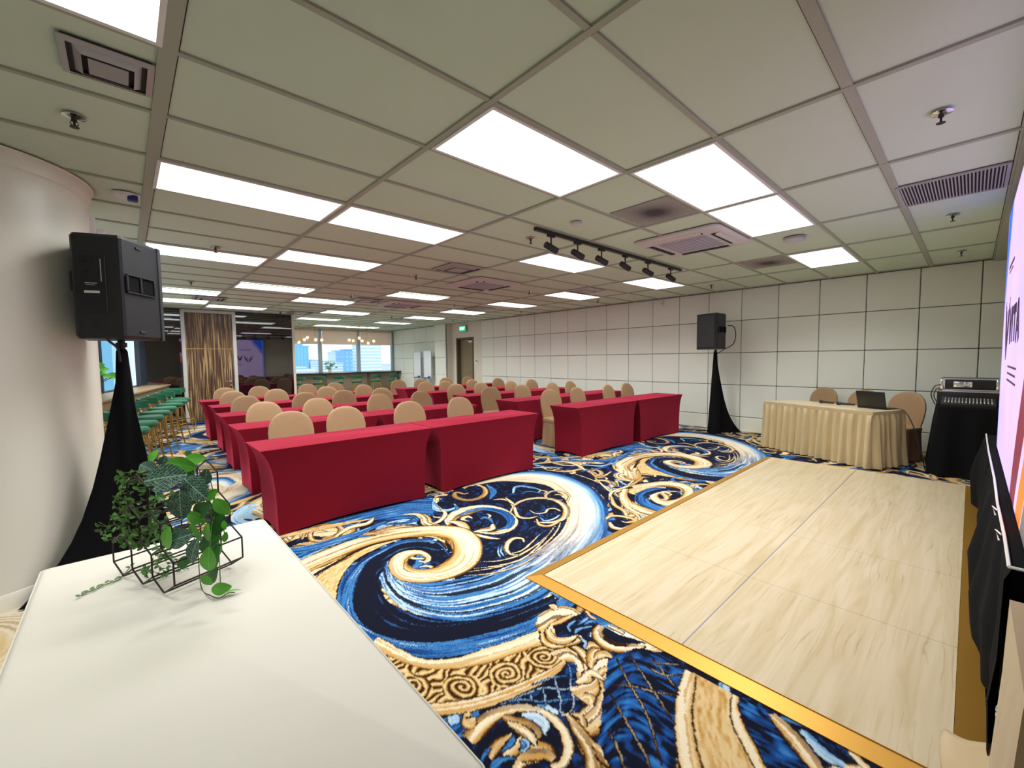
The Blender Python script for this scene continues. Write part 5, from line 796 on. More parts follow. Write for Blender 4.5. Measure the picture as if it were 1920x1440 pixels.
# ------------------------------------------------------------------ LED screen
def led():
    m,n,l,bs=newmat('led_screen')
    tc=n.new('ShaderNodeTexCoord');sx=n.new('ShaderNodeSeparateXYZ');l.new(tc.outputs['Object'],sx.inputs[0])
    # object x: 0 (near, right as read) .. 3.5 far (left as read); z 0..1.92.  u = distance from far end
    def mth(op,a,b_=None,c=None):
        q=n.new('ShaderNodeMath');q.operation=op
        for i,v in enumerate((a,b_,c)):
            if v is None: continue
            if isinstance(v,(int,float)): q.inputs[i].default_value=v
            else: l.new(v,q.inputs[i])
        return q.outputs[0]
    u=mth('SUBTRACT',3.5,sx.outputs[0]);z=sx.outputs[2]
    nz=n.new('ShaderNodeTexNoise');nz.inputs['Scale'].default_value=1.4;l.new(tc.outputs['Object'],nz.inputs['Vector'])
    def mixc(f,a,b_):
        q=n.new('ShaderNodeMix');q.data_type='RGBA';q.clamp_factor=True
        if isinstance(f,(int,float)): q.inputs[0].default_value=f
        else: l.new(f,q.inputs[0])
        for i,v in((6,a),(7,b_)):
            if isinstance(v,tuple): q.inputs[i].default_value=(*v,1)
            else: l.new(v,q.inputs[i])
        return q.outputs[2]
    c=mixc(nz.outputs['Fac'],(.40,.31,.66),(.64,.44,.70))
    # blue brush at the far top corner and thin blue far edge
    d1=mth('ADD',mth('MULTIPLY',u,1.0),mth('MULTIPLY',mth('SUBTRACT',1.92,z),.75))
    c=mixc(mth('MULTIPLY_ADD',mth('ADD',d1,mth('MULTIPLY',nz.outputs['Fac'],.35)),-4.5,4.0),c,(.01,.10,.75))
    c=mixc(mth('MULTIPLY_ADD',u,-14,1.2),c,(.10,.25,.90))
    # maroon and orange sweeps on the near side
    g=mth('SUBTRACT',u,mth('ADD',1.85,mth('MULTIPLY',mth('POWER',z,1.2),.8)))
    c=mixc(mth('MULTIPLY',mth('GREATER_THAN',g,0),mth('LESS_THAN',g,mth('MULTIPLY_ADD',z,.2,.32))),c,(.16,.004,.03))
    c=mixc(mth('MULTIPLY',mth('GREATER_THAN',g,mth('MULTIPLY_ADD',z,.25,.45)),mth('LESS_THAN',g,mth('MULTIPLY_ADD',z,.3,.72))),c,(.95,.16,.01))
    c=mixc(mth('GREATER_THAN',g,mth('MULTIPLY_ADD',z,.3,.74)),c,(.10,.10,.10))
    l.new(c,bs.inputs['Emission Color']);bs.inputs['Emission Strength'].default_value=2.1;bs.inputs['Base Color'].default_value=(.02,.02,.02,1);bs.inputs['Roughness'].default_value=.4
    t=thing('led_screen','large lilac LED wall screen with dark lettering at the right edge','screen',(1.79,-1.815,.66))
    b=BM();box(b,0,3.5,-.10,-.012,0,1.92);fin(b,'cabinet',M['screenblack'],t,sm=False)
    b=BM();box(b,0,3.5,-.012,0,0,1.92);fin(b,'display',m,t,sm=False)
    ink=mat('screen_lettering',(.02,.005,.03),.4,em=(.045,.01,.06),es=1)
    # reading direction: far end is left
    def X(q): return 3.5-q
    def bar(b,p,q,w):
        p=Vector((X(p[0]),.002,p[1]));q=Vector((X(q[0]),.002,q[1]));d=(q-p).normalized();s=Vector((-d.z,0,d.x))*w/2
        V=[bmv.new(tuple(v)) for bmv in [b.verts] for v in(p+s,p-s,q-s,q+s)]
        W=[b.verts.new(tuple(v+Vector((0,.002,0)))) for v in(p+s,p-s,q-s,q+s)]
        b.faces.new(V);b.faces.new(W)
        for k in range(4): b.faces.new((V[k],V[(k+1)%4],W[(k+1)%4],W[k]))
    b=BM();z0,z1=.86,1.09
    bar(b,(.98,z1),(1.08,z0),.06);bar(b,(1.18,z1),(1.08,z0),.06)
    bar(b,(1.27,z1),(1.27,z0),.06)
    bar(b,(1.36,z1-.03),(1.60,z1-.03),.06);bar(b,(1.48,z1),(1.48,z0),.06)
    bar(b,(1.64,z0),(1.75,z1),.06);bar(b,(1.86,z0),(1.75,z1),.06);bar(b,(1.70,z0+.07),(1.80,z0+.07),.035)
    fin(b,'lettering',ink,t,sm=False)
    b=BM()   # leaf shaped V emblem
    for s in(-1,1):
        for k,(dx,h) in enumerate(((.05,.36),(.11,.40),(.17,.44))):
            p=[(.70+s*.01,.74),(.70+s*(dx+.0),.74+h*.45),(.70+s*(dx+.06),.74+h),(.70+s*(dx-.02),.74+h*.55)]
            V=[b.verts.new((X(x),.003,z)) for x,z in p];W=[b.verts.new((X(x),.005,z)) for x,z in p];b.faces.new(V);b.faces.new(W)
            for q in range(4): b.faces.new((V[q],V[(q+1)%4],W[(q+1)%4],W[q]))
    fin(b,'emblem',ink,t,sm=False)
    b=BM()
    for z,w in((.70,.8),(.655,.75),(.61,.8)): bar(b,(1.02,z),(1.02+w,z),.012)
    fin(b,'small_text_lines',ink,t,sm=False)
    b=BM();bar(b,(.55,1.42),(1.1,1.42),.02);bar(b,(.6,1.38),(1.0,1.38),.01);fin(b,'headline',ink,t,sm=False)
led()
# black draped screen base
def sbase():
    t=thing('screen_base','black cloth-draped base under the LED screen with a silver-white edge line','screen base')
    b=BM();box(b,2.22,6.1,-1.95,-1.775,.0,.64);box(b,1.88,2.23,-1.95,-1.78,0,.42,bev=.05);fin(b,'plinth',M['black'],t,sm=False)
    b=BM();R=[]
    n=170
    for z,f in((.642,0),(.60,.35),(.45,.8),(.30,1.1),(.16,1.0),(.02,.9)):
        r=[]
        for k in range(n):
            x=2.20+3.92*k/(n-1);a=.020*math.sin(x*9)+.014*math.sin(x*23+1)+.03*math.sin(x*2.3)
            zz=z+(.05*math.sin(x*5)+.04*math.sin(x*13) if z<.1 else 0)
            if z<.5: x=2.20-.34*(1-k/(n-1))+3.92*k/(n-1)
            r.append((x,-1.772+f*(.045+a*.9),max(.012,zz)))
        R.append(r)
    loft(b,R,capa=False,capb=False,closed=False)
    fin(b,'drape',M['black'],t)
    b=BM();tube(b,[(6.1,-1.768,.648),(5.0,-1.765,.646),(3.9,-1.77,.648),(3.2,-1.766,.646),(2.6,-1.77,.648),(2.215,-1.768,.648)],.006,6);tube(b,[(2.215,-1.768,.648),(2.215,-1.95,.648)],.006,6);fin(b,'edge_cable',M['white'],t)
    for x in(3.05,2.62):
        b=BM();tube(b,[(x,-1.76,.65),(x+.03,-1.745,.66),(x+.01,-1.755,.62)],.004,6);fin(b,'cable_tie',M['white'],t)
sbase()
# tan satin drape close to camera on the right
def drape():
    t=thing('draped_table','small table under a tan satin cloth at the bottom right edge','table')
    b=BM();R=[];P=[(2.02,-1.70),(1.45,-1.70),(1.45,-1.93),(2.02,-1.93)]
    P=[(1.14,-1.745),(1.68,-1.745),(1.68,-1.94),(1.14,-1.94)]
    pts=[]
    for i in range(4):
        p=Vector(P[i]);q=Vector(P[(i+1)%4]);d=q-p;m=max(3,int(d.length*70));nn=Vector((d.y,-d.x)).normalized()*-1
        for k in range(m): pts.append((p+d*k/m,nn))
    for z,f in((.73,0),(.71,.1),(.6,.35),(.35,.8),(.15,1.2),(.035,1.5)):
        R.append([((p+nn*(f*(.025+.014*math.sin(i*.5)+.01*math.sin(i*.17)))).x,(p+nn*(f*(.025+.014*math.sin(i*.5)+.01*math.sin(i*.17)))).y,z) for i,(p,nn) in enumerate(pts)])
    loft(b,R);fin(b,'satin_cloth',M['satin2'],t)
    b=BM()   # loose corner of the cloth over the dance floor
    SH=Vector((-.10,-.045,0))
    G=[[(1.55,-1.71,.13),(1.75,-1.70,.09),(1.92,-1.69,.10),(2.0,-1.71,.15)],[(1.62,-1.655,.06),(1.78,-1.65,.12),(1.95,-1.64,.05),(2.02,-1.66,.10)],[(1.74,-1.62,.032),(1.86,-1.605,.05),(2.0,-1.60,.032),(2.08,-1.62,.05)],[(1.93,-1.575,.030),(2.0,-1.57,.034),(2.08,-1.567,.034),(2.13,-1.575,.036)]]
    V=[[b.verts.new(Vector(p)+SH) for p in r] for r in G]
    for i in range(3):
        for j in range(3): b.faces.new((V[i][j],V[i][j+1],V[i+1][j+1],V[i+1][j]))
    o=fin(b,'loose_corner',M['satin2'],t);s=o.modifiers.new('s','SUBSURF');s.levels=2;s.render_levels=2;s=o.modifiers.new('t','SOLIDIFY');s.thickness=.003
M['satin2']=mat('tan_satin',(.46,.35,.20),.35,.1,sheen=.2,bump=.1,nscale=12)
drape()

# ------------------------------------------------------------------ dance floor
df=thing('dance_floor','pale maple laminate dance floor with a gold edge beside the LED screen','dance floor',(0,0,0))
xs_=[1.78,2.72,3.66,4.60,5.54,6.47];ys_=[.22,-.72,-1.65]
for i in range(5):
    for j in range(2):
        b=BM();g=.0012;box(b,xs_[i]+g,xs_[i+1]-g,ys_[j+1]+g,ys_[j]-g,.002,.022,bev=.0008,seg=1);fin(b,'floor_panel',M['maple'],df,sm=False)
b=BM();box(b,1.79,6.46,-.7235,-.7165,.0225,.0232);fin(b,'seam_strip',mat('seam_metal',(.30,.28,.32),.4,.5),df,sm=False)
def ramp_(pi,po):
    b=BM();R=[]
    (ax,ay),(bx,by)=pi;(cx,cy),(dx,dy)=po
    V=[b.verts.new(v) for v in((ax,ay,.024),(bx,by,.024),(dx,dy,.006),(cx,cy,.006))];b.faces.new(V)
    W=[b.verts.new(v) for v in((ax,ay,.001),(bx,by,.001),(dx,dy,.001),(cx,cy,.001))];b.faces.new(W)
    for k in range(4): b.faces.new((V[k],V[(k+1)%4],W[(k+1)%4],W[k]))
    fin(b,'edge_ramp',M['goldtrim'],df,sm=False)
for a,c in zip(xs_,xs_[1:]):
    ramp_(((a,.22),(c,.22)),((a-(.085 if a==1.78 else 0),.305),(c,.305)))
    ramp_(((a,-1.65),(c,-1.65)),((a-(.085 if a==1.78 else 0),-1.735),(c,-1.735)))
ramp_(((1.78,.22),(1.78,-.72)),((1.695,.305),(1.695,-.72)))
ramp_(((1.78,-.72),(1.78,-1.65)),((1.695,-.72),(1.695,-1.735)))
b=BM()
for p,q in (((1.777,.223),(6.47,.223)),((1.777,.223),(1.777,-1.65))):
    tube(b,[(p[0],p[1],.025),(q[0],q[1],.025)],.0025,6)
fin(b,'edge_bead',M['goldtrim'],df)

# ------------------------------------------------------------------ PA speakers and stands
def speaker(name,label,loc,rz,front_grille=True):
    t=thing(name,label,'loudspeaker',loc,rz)
    # plan trapezoid; faces +y. origin at bottom centre
    def plan(s=1,z=0,fz=0):
        P=[(-.205,.19),(-.195,.205),(.195,.205),(.205,.19),(.205,.16),(.128,-.145),(.115,-.155),(-.115,-.155),(-.128,-.145),(-.205,.16)]
        return [(x*s,y*s,z) for x,y in P]
    b=BM();loft(b,[plan(.93,0),plan(1,.02),plan(1,.64),plan(.93,.66)]);body=fin(b,'cabinet',M['blackplastic'],t,sm=False)
    b=BM();loft(b,[[(-.185,.206,.04),(.185,.206,.04),(.185,.206,.62),(-.185,.206,.62)],[(-.19,.216,.045),(.19,.216,.045),(.19,.216,.615),(-.19,.216,.615)]]);fin(b,'grille',M['grillem'],t,sm=False)
    b=BM();box(b,-.212,.212,.165,.212,.0,.022,bev=.004,seg=1);box(b,-.212,.212,.165,.212,.638,.66,bev=.004,seg=1);box(b,-.214,-.198,.165,.212,0,.66,bev=.003,seg=1);box(b,.198,.214,.165,.212,0,.66,bev=.003,seg=1);fin(b,'front_rim',M['blackplastic'],t,sm=False)
    b=BM();box(b,-.085,.045,-.163,-.153,.16,.52,bev=.003,seg=1);ap=fin(b,'amplifier_panel',M['amp'],t,sm=False)
    b=BM()
    for x,z in((-.055,.48),(-.02,.48),(-.055,.42),(0,.42),(-.03,.38)): lathe(b,[(.005,0),(.004,.010)],12,Matrix.Translation((x,-.163,z))@Matrix.Rotation(PI/2,4,'X'))
    fin(b,'knobs',M['amp'],ap)
    b=BM();box(b,-.065,.01,-.1655,-.163,.285,.30);fin(b,'white_sticker',M['white'],ap,sm=False)
    b=BM();box(b,-.06,.0,-.1655,-.163,.345,.350);box(b,-.055,-.01,-.1655,-.163,.335,.338);box(b,.02,.024,-.1655,-.163,.36,.50);fin(b,'markings',M['greyw'],ap,sm=False)
    # side handle recess with bar on each slanting side
    for s in(-1,1):
        p0=Vector((s*.2025,.15,0));p1=Vector((s*.131,-.133,0));d=(p1-p0).normalized();n=Vector((d.y,-d.x,0))*(1 if s<0 else -1)
        if n.x*s<0:n=-n
        cz=.36;c=(p0*.45+p1*.55)+Vector((0,0,cz))+n*.001
        R=Matrix(((d.x,n.x,0,c.x),(d.y,n.y,0,c.y),(0,0,1,c.z),(0,0,0,1)))
        b=BM();box(b,-.13,.13,-.004,.003,-.055,.055,bev=.003,seg=1);b.transform(R);h=fin(b,'handle_recess',M['black'],t,sm=False)
        b=BM();box(b,-.13,.13,0,.012,-.062,-.053,bev=.002,seg=1);box(b,-.13,.13,0,.012,.053,.062,bev=.002,seg=1)
        for q in(-.13,.0,.12): box(b,q,q+.016,0,.014,-.05,.05,bev=.003,seg=1)
        b.transform(R);fin(b,'handle_bar',M['blackplastic'],h,sm=False)
        for zz in(.05,.61):
            b=BM();box(b,-.02,.03,0,.006,-.008,.008,bev=.002,seg=1);b.transform(Matrix(((d.x,n.x,0,c.x),(d.y,n.y,0,c.y),(0,0,1,zz),(0,0,0,1))));fin(b,'fixing_slot',M['gapd'],t,sm=False)
    return t
M['amp']=mat('amp_panel',(.02,.022,.028),.35,.3);M['grillem']=mat('speaker_grille',(.014,.014,.017),.6,noise=.4,nscale=300)
def stand(label,loc,angs,zt):
    t=thing('speaker_stand',label,'speaker stand',loc,0)
    b=BM();tube(b,[(0,0,.3),(0,0,zt+.01)],.020,12);lathe(b,[(.03,zt-.05),(.03,zt-.02)],12);fin(b,'pole',M['blackmetal'],t)
    b=BM();R=[];feet=angs
    N=72
    def rad(th,z):
        # stretch cover: three feet at floor pull, concave between
        q=1-z/1.53
        r0=.042+.11*max(0,q)**1.6+.0*q
        best=0
        F=[Vector((L*math.cos(a),L*math.sin(a))) for a,L in sorted(feet,key=lambda g:g[0]%(2*PI))]
        dr=Vector((math.cos(th),math.sin(th)));tri=.0
        for i in range(3):
            p,e=F[i],F[(i+1)%3]-F[i]
            den=dr.x*e.y-dr.y*e.x
            if abs(den)<1e-6: continue
            r_=(p.x*e.y-p.y*e.x)/den;u_=(p.x*dr.y-p.y*dr.x)/den
            if r_>0 and -.001<=u_<=1.001: tri=r_*(1-.18*math.sin(PI*min(1,max(0,u_))))
        q=max(0,q);return max(.030+.09*q,tri*(.56*q+.44*q**6))
    for z in(0.01,.03,.06,.10,.15,.22,.32,.45,.64,.82,1.0,1.18,1.34,1.46,1.53):
        R.append([(rad(2*PI*k/N,z)*math.cos(2*PI*k/N),rad(2*PI*k/N,z)*math.sin(2*PI*k/N),z) for k in range(N)])
    R.append([(.024*math.cos(2*PI*k/N),.024*math.sin(2*PI*k/N),1.545) for k in range(N)])
    loft(b,R,capa=False);fin(b,'stretch_cover',M['black'],t)
    return t
stand('black cloth-covered speaker stand beside the round column',(-.20,2.28,0),[(math.radians(201),.60),(math.radians(-45),.50),(math.radians(75),.48)],1.61)
speaker('loudspeaker','black loudspeaker on a stand beside the round column, seen from behind',(-.235,2.265,1.61),math.radians(-21))
stand('black cloth-covered speaker stand against the panelled wall',(8.0,1.62,0),[(math.radians(138),.36),(math.radians(-45),.52),(math.radians(235),.40)],1.58)
speaker('loudspeaker','black loudspeaker on a stand against the panelled wall',(7.98,1.64,1.58),math.radians(72))
b=BM();tube(b,crv([(8.12,1.46,2.02),(8.2,1.38,2.0),(8.23,1.35,1.85),(8.2,1.38,1.68),(8.1,1.5,1.58),(8.03,1.6,1.5)],6),.008,6);tag(fin(b,'speaker_cable',M['blackplastic']),'black cable curving beside the loudspeaker on the panelled wall','cable')
b=BM();tube(b,crv([(-.30,2.12,1.68),(-.26,2.15,1.60),(-.22,2.24,1.55),(-.21,2.25,1.46)],6),.008,6);tag(fin(b,'speaker_cable',M['blackplastic']),'black cable under the loudspeaker beside the column','cable')

# ------------------------------------------------------------------ bars and stools
def counter_left():
    t=thing('bar_counter','long wooden bar counter running along the left windows','bar counter')
    L=lambda y:y*math.sqrt(1+.215**2);k=ux.x/ux.y
    b=BM();box(b,L(5.2),L(10.98),-.44,-.002,.92,.955,bev=.006,seg=1);b.transform(LM);fin(b,'worktop',M['woodtop'],t,sm=False)
    b=BM();box(b,L(5.25),L(10.95),-.41,-.39,.80,.92);b.transform(LM);fin(b,'apron',M['woodtop'],t,sm=False)
    b=BM();box(b,L(5.25),L(10.95),-.30,-.27,.0,.80);b.transform(LM);fin(b,'front_panel',M['countfront'],t,sm=False)
counter_left()
def counter_far():
    t=thing('bar_counter','bar counter with a dark top under the far windows','bar counter')
    b=BM();box(b,3.32,8.46,14.72,15.38,.955,.995,bev=.004,seg=1);fin(b,'worktop',M['darktop'],t,sm=False)
    b=BM();box(b,3.32,8.3,14.80,14.84,.0,.955);fin(b,'front_panel',M['countfront'],t,sm=False)
    for x in(5.35,7.05):
        b=BM();box(b,x-.06,x+.06,14.78,14.80,0,.95);fin(b,'post',M['brownframe'],t,sm=False)
counter_far()
def make_stool():
    t=thing('bar_stool','','bar stool')
    b=BM();lathe(b,[(.05,.600),(.175,.605),(.195,.63),(.195,.655),(.18,.675),(.10,.685),(.001,.687)],28,cap=False);fin(b,'seat',M['green'],t)
    b=BM();lathe(b,[(.16,.585),(.178,.59),(.178,.606),(.16,.606)],28);fin(b,'seat_ring',M['goldleg'],t)
    b=BM();R=[]
    for k in range(13):
        a=math.radians(-62+124*k/12);r0,r1=.205,.245;e=.35*abs(k-6)/6;h0=.78+.02*e;h1=.895-.03*e
        c,s=math.sin(a),math.cos(a)
        R.append([(r0*c,r0*s-.03,h0),(r1*c,r1*s-.03,h0),(r1*c+.0,(r1+.01)*s-.03,(h0+h1)/2),(r1*c,r1*s-.03,h1),(r0*c,r0*s-.03,h1)])
    loft(b,R);fin(b,'backrest',M['green'],t)
    b=BM();tube(b,[(0,.15,.60),(0,.215,.70),(0,.205,.80)],.010,8);fin(b,'back_stem',M['goldleg'],t)
    b=BM();lathe(b,[(.001,-.03),(.022,-.022),(.03,0),(.022,.022),(.001,.03)],14,Matrix.Translation((0,.225,.715)),cap=False);fin(b,'brass_ball',M['goldleg'],t)
    for sx in(-1,1):
        for sy in(-1,1):
            b=BM();tube(b,[(sx*.12,sy*.12,.60),(sx*.20,sy*.20,0)],[.014,.009],10);fin(b,'leg',M['goldleg'],t)
    b=BM();q=.178;tube(b,[(q,q,.2),(-q,q,.2),(-q,-q,.2),(q,-q,.2)],.007,6,closed=True);fin(b,'footrest',M['goldleg'],t)
    return t
s0=make_stool()
ST=[(-.19,5.15),(-.08,5.8),(.02,6.5),(.14,7.2),(.27,7.9),(.42,8.65),(.56,9.4),(.66,10.1)]
for k,(x,y) in enumerate(ST):
    lab='green velvet stool with gold legs, %s from the camera along the left counter'%ORD[k]
    rz=math.radians(75-6*k)
    if k==0: s0.location=(x,y,0);s0.rotation_euler=(0,0,rz);s0['label']=lab;s0['group']='green stools along the left counter'
    else: dup(s0,(x,y,0),rz,lab,'green stools along the left counter')
for k,x in enumerate([4.26,4.93,5.62,6.33,7.07,7.82]):
    dup(s0,(x,14.22,0),math.radians(180+random.uniform(-8,8)),'green bar stool, %s from the left at the far window counter'%ORD[k],'green stools at the far counter')

# ------------------------------------------------------------------ plants
def leaf_mesh(b,c,L,W,dirv,nrm,mi=0,fold=.15,curl=.12):
    dirv=Vector(dirv).normalized();nrm=Vector(nrm);s=dirv.cross(nrm).normalized();nrm=s.cross(dirv).normalized();c=Vector(c)
    prof=[0,.55,.85,1,.95,.75,.42,.0];m=len(prof)-1;rows=[]
    uvl=b.loops.layers.uv.verify()
    for i,p in enumerate(prof):
        f=i/m;base=c+dirv*(f-.5)*L+nrm*(-curl*L*(f-.5)**2*2)
        rows.append([(b.verts.new(base-s*W/2*p+nrm*fold*W*.5*p),(-p*.5,f)),(b.verts.new(base),(0,f)),(b.verts.new(base+s*W/2*p+nrm*fold*W*.5*p),(p*.5,f))] if 0<p else [(b.verts.new(base),(0,f))])
    def face(v):
        f=b.faces.new([q[0] for q in v]);f.material_index=mi
        for lo,q in zip(f.loops,v): lo[uvl].uv=(q[1][0]+.5,q[1][1])
    for A,B in zip(rows,rows[1:]):
        if len(A)==1: face([A[0],B[1],B[0]]);face([A[0],B[2],B[1]])
        elif len(B)==1: face([A[0],A[1],B[0]]);face([A[1],A[2],B[0]])
        else:
            face([A[0],A[1],B[1],B[0]]);face([A[1],A[2],B[2],B[1]])
def leafmat(name,base,vein,scale=9,rough=.45,net=True,tl=.15):
    m,n,l,b=newmat(name)
    tc=n.new('ShaderNodeTexCoord');sp=n.new('ShaderNodeSeparateXYZ');l.new(tc.outputs['UV'],sp.inputs[0])
    def mth(op,a,b_=None):
        q=n.new('ShaderNodeMath');q.operation=op
        for i,v in enumerate((a,b_)):
            if v is None: continue
            if isinstance(v,(int,float)): q.inputs[i].default_value=v
            else: l.new(v,q.inputs[i])
        return q.outputs[0]
    ax=mth('ABSOLUTE',mth('SUBTRACT',sp.outputs[0],.5))
    st=mth('FRACT',mth('SUBTRACT',mth('MULTIPLY',sp.outputs[1],scale),mth('MULTIPLY',ax,scale*.9)))
    v1=mth('LESS_THAN',st,.10);v2=mth('LESS_THAN',ax,.02);v=mth('MAXIMUM',v1,v2)
    if net:
        vo=n.new('ShaderNodeTexVoronoi');vo.feature='DISTANCE_TO_EDGE';vo.inputs['Scale'].default_value=13;l.new(tc.outputs['UV'],vo.inputs['Vector'])
        v=mth('MAXIMUM',v,mth('MULTIPLY',mth('LESS_THAN',vo.outputs['Distance'],.05),.6))
    mx=n.new('ShaderNodeMix');mx.data_type='RGBA';mx.inputs[6].default_value=(*base,1);mx.inputs[7].default_value=(*vein,1);l.new(v,mx.inputs[0]);l.new(mx.outputs[2],b.inputs['Base Color'])
    b.inputs['Roughness'].default_value=rough
    return m
M['leafv']=leafmat('veined_leaf',(.012,.06,.035),(.30,.52,.40),9)
M['leafb']=leafmat('bright_leaf',(.12,.50,.04),(.22,.62,.12),7,net=False)
M['leafd']=leafmat('dark_leaf',(.03,.14,.025),(.06,.22,.05),6,net=False)
M['vineleaf']=leafmat('small_leaf',(.04,.17,.02),(.22,.42,.08),5,net=False)
M['litleaf']=leafmat('pale_small_leaf',(.12,.40,.08),(.35,.60,.25),5,net=False)
M['stemm']=mat('stem',(.05,.09,.02),.6)
M['wire']=mat('wire_frame_black',(.035,.028,.02),.45,.5)
right=Vector((.736,-.677,-.012));upv=Vector((.049,.036,.998));fwd=Vector((.675,.735,-.06))
def planter():
    t=thing('wire_planter','black honeycomb wire planter with artificial leaves on the cream table','planter',(0,0,0))
    A=Vector((-.137,.017,.741));e=Vector((-.37,.93,0)).normalized();ax=Vector((.93,.37,0)).normalized()*.205;s=.124;side=s/math.sqrt(3)
    def hexc(i,j): return A+e*(i*s+(s/2 if j%2 else 0)+(j//2)*s)+Vector((0,0,side+j*side*1.5))
    segs=set();b=BM()
    def key(v): return tuple(round(q,3) for q in v)
    for i,j in [(0,0),(1,0),(2,0),(0,1),(1,1),(0,2)]:
        c=hexc(i,j);vs=[c+e*(s/2*sx)+Vector((0,0,side*sz)) for sx,sz in((0,-1),(1,-.5),(1,.5),(0,1),(-1,.5),(-1,-.5))]
        for o in(Vector(),ax):
            for k in range(6):
                p,q=key(vs[k]+o),key(vs[(k+1)%6]+o)
                segs.add((min(p,q),max(p,q)))
        for v in vs: segs.add((key(v),key(v+ax)))
    for p,q in segs: tube(b,[p,q],.0028,6)
    fin(b,'wire_frame',M['wire'],t)
    rnd=random.Random(5)
    for c,L,a,k in PLANT['big']:
        a=math.radians(a);d=right*math.cos(a)+upv*math.sin(a)+fwd*rnd.uniform(-.2,.2);nn=-fwd+right*rnd.uniform(-.35,.35)+upv*rnd.uniform(.0,.5)
        L*=1.18;b=BM();W=L*(.68 if k=='v' else .55);leaf_mesh(b,c,L,W,d,nn)
        o=fin(b,{'v':'veined_leaf','b':'bright_leaf','d':'dark_leaf'}[k],M[{'v':'leafv','b':'leafb','d':'leafd'}[k]],t)
        sm=o.modifiers.new('s','SUBSURF');sm.levels=1;sm.render_levels=2
    for key_,mm,nm in(('vine','vineleaf','small_leaf_vine'),('lite','litleaf','pale_leaf_vine')):
        b=BM();prev=[]
        for c,L,a in PLANT[key_]:
            a=math.radians(a);d=right*math.cos(a)+upv*(math.sin(a)*.7-.25)+fwd*rnd.uniform(-.5,.5);nn=-fwd+right*rnd.uniform(-.8,.8)+upv*rnd.uniform(-.2,1)
            leaf_mesh(b,c,L*.9,L*.45,d,nn,fold=.3)
            c=Vector(c);near=[p for p in prev if (p-c).length<.05]
            if near: tube(b,[c,min(near,key=lambda p:(p-c).length)],.0009,4,mi=1)
            prev.append(c)
        fin(b,nm,[M[mm],M['stemm']],t)['kind']='stuff'
    b=BM();P=[(x,y,.734) for x,y in PLANT['s1']];P[-1]=(P[-1][0],P[-1][1],.75);tube(b,crv(P,4),.0014,5,mi=1)
    for k,p in enumerate(crv(P,1)):
        for s_ in(-1,1): leaf_mesh(b,p+Vector((s_*.006,s_*.008,.005)),.016,.009,Vector((s_*.7,.5,.3)),(0,-.4,1))
    fin(b,'trailing_vine',[M['vineleaf'],M['stemm']],t)
    b=BM();P=[(x,y,.735) for x,y in PLANT['s2']];P[0]=(P[0][0],P[0][1],.82);tube(b,crv(P,4),.0016,5,mi=1)
    leaf_mesh(b,Vector(P[3])+Vector((.01,.01,.012)),.05,.018,right,(0,0,1));leaf_mesh(b,Vector(P[4])+Vector((.01,-.01,.008)),.055,.014,right*.9+fwd*.4,(0,0,1))
    fin(b,'trailing_sprig',[M['litleaf'],M['stemm']],t)
    b=BM()
    top=Vector((-.10,.16,1.02))
    for c,L,a,k in PLANT['big']:
        c=Vector(c);r0=Vector((.02,.12,.80+.15*rnd.random()));tube(b,crv([r0,(r0+c)/2+Vector((0,0,.04)),c],4),.0016,5)
    fin(b,'stems',M['stemm'],t)
planter()
def pot_plant(label,loc,sc_,n,seed):
    t=thing('potted_plant',label,'potted plant',loc)
    rnd=random.Random(seed)
    b=BM();lathe(b,[(.03,0),(.045,.005),(.055,.12),(.048,.12),(.04,.10)],20,Matrix.Scale(sc_,4),cap=False);fin(b,'pot',M['potc'],t)
    b=BM();s=BM()
    for k in range(n):
        a=rnd.uniform(0,6.28);el=rnd.uniform(.2,1.4);r=rnd.uniform(.08,.24)*sc_
        c=Vector((math.cos(a)*math.cos(el)*r,math.sin(a)*math.cos(el)*r,.13*sc_+math.sin(el)*r*1.1))
        leaf_mesh(b,c,.10*sc_,.05*sc_,Vector((math.cos(a),math.sin(a),rnd.uniform(-.6,.6))),Vector((rnd.uniform(-.5,.5),-1,.6)))
        tube(s,[(0,0,.08*sc_),c*.5+Vector((0,0,.04)),c],.003*sc_,4)
    fin(b,'foliage',M['leafd'] if seed!=2 else M['leafb'],t);fin(s,'stems',M['stemm'],t)
M['potc']=mat('cream_pot',(.7,.62,.48),.5)
pot_plant('small green plant in a cream pot on the far window counter',(5.62,15.0,.995),1.15,26,1)
pot_plant('leafy green plant on the left counter beside the speaker stand',(-.62,7.6,.955),1.7,46,2)

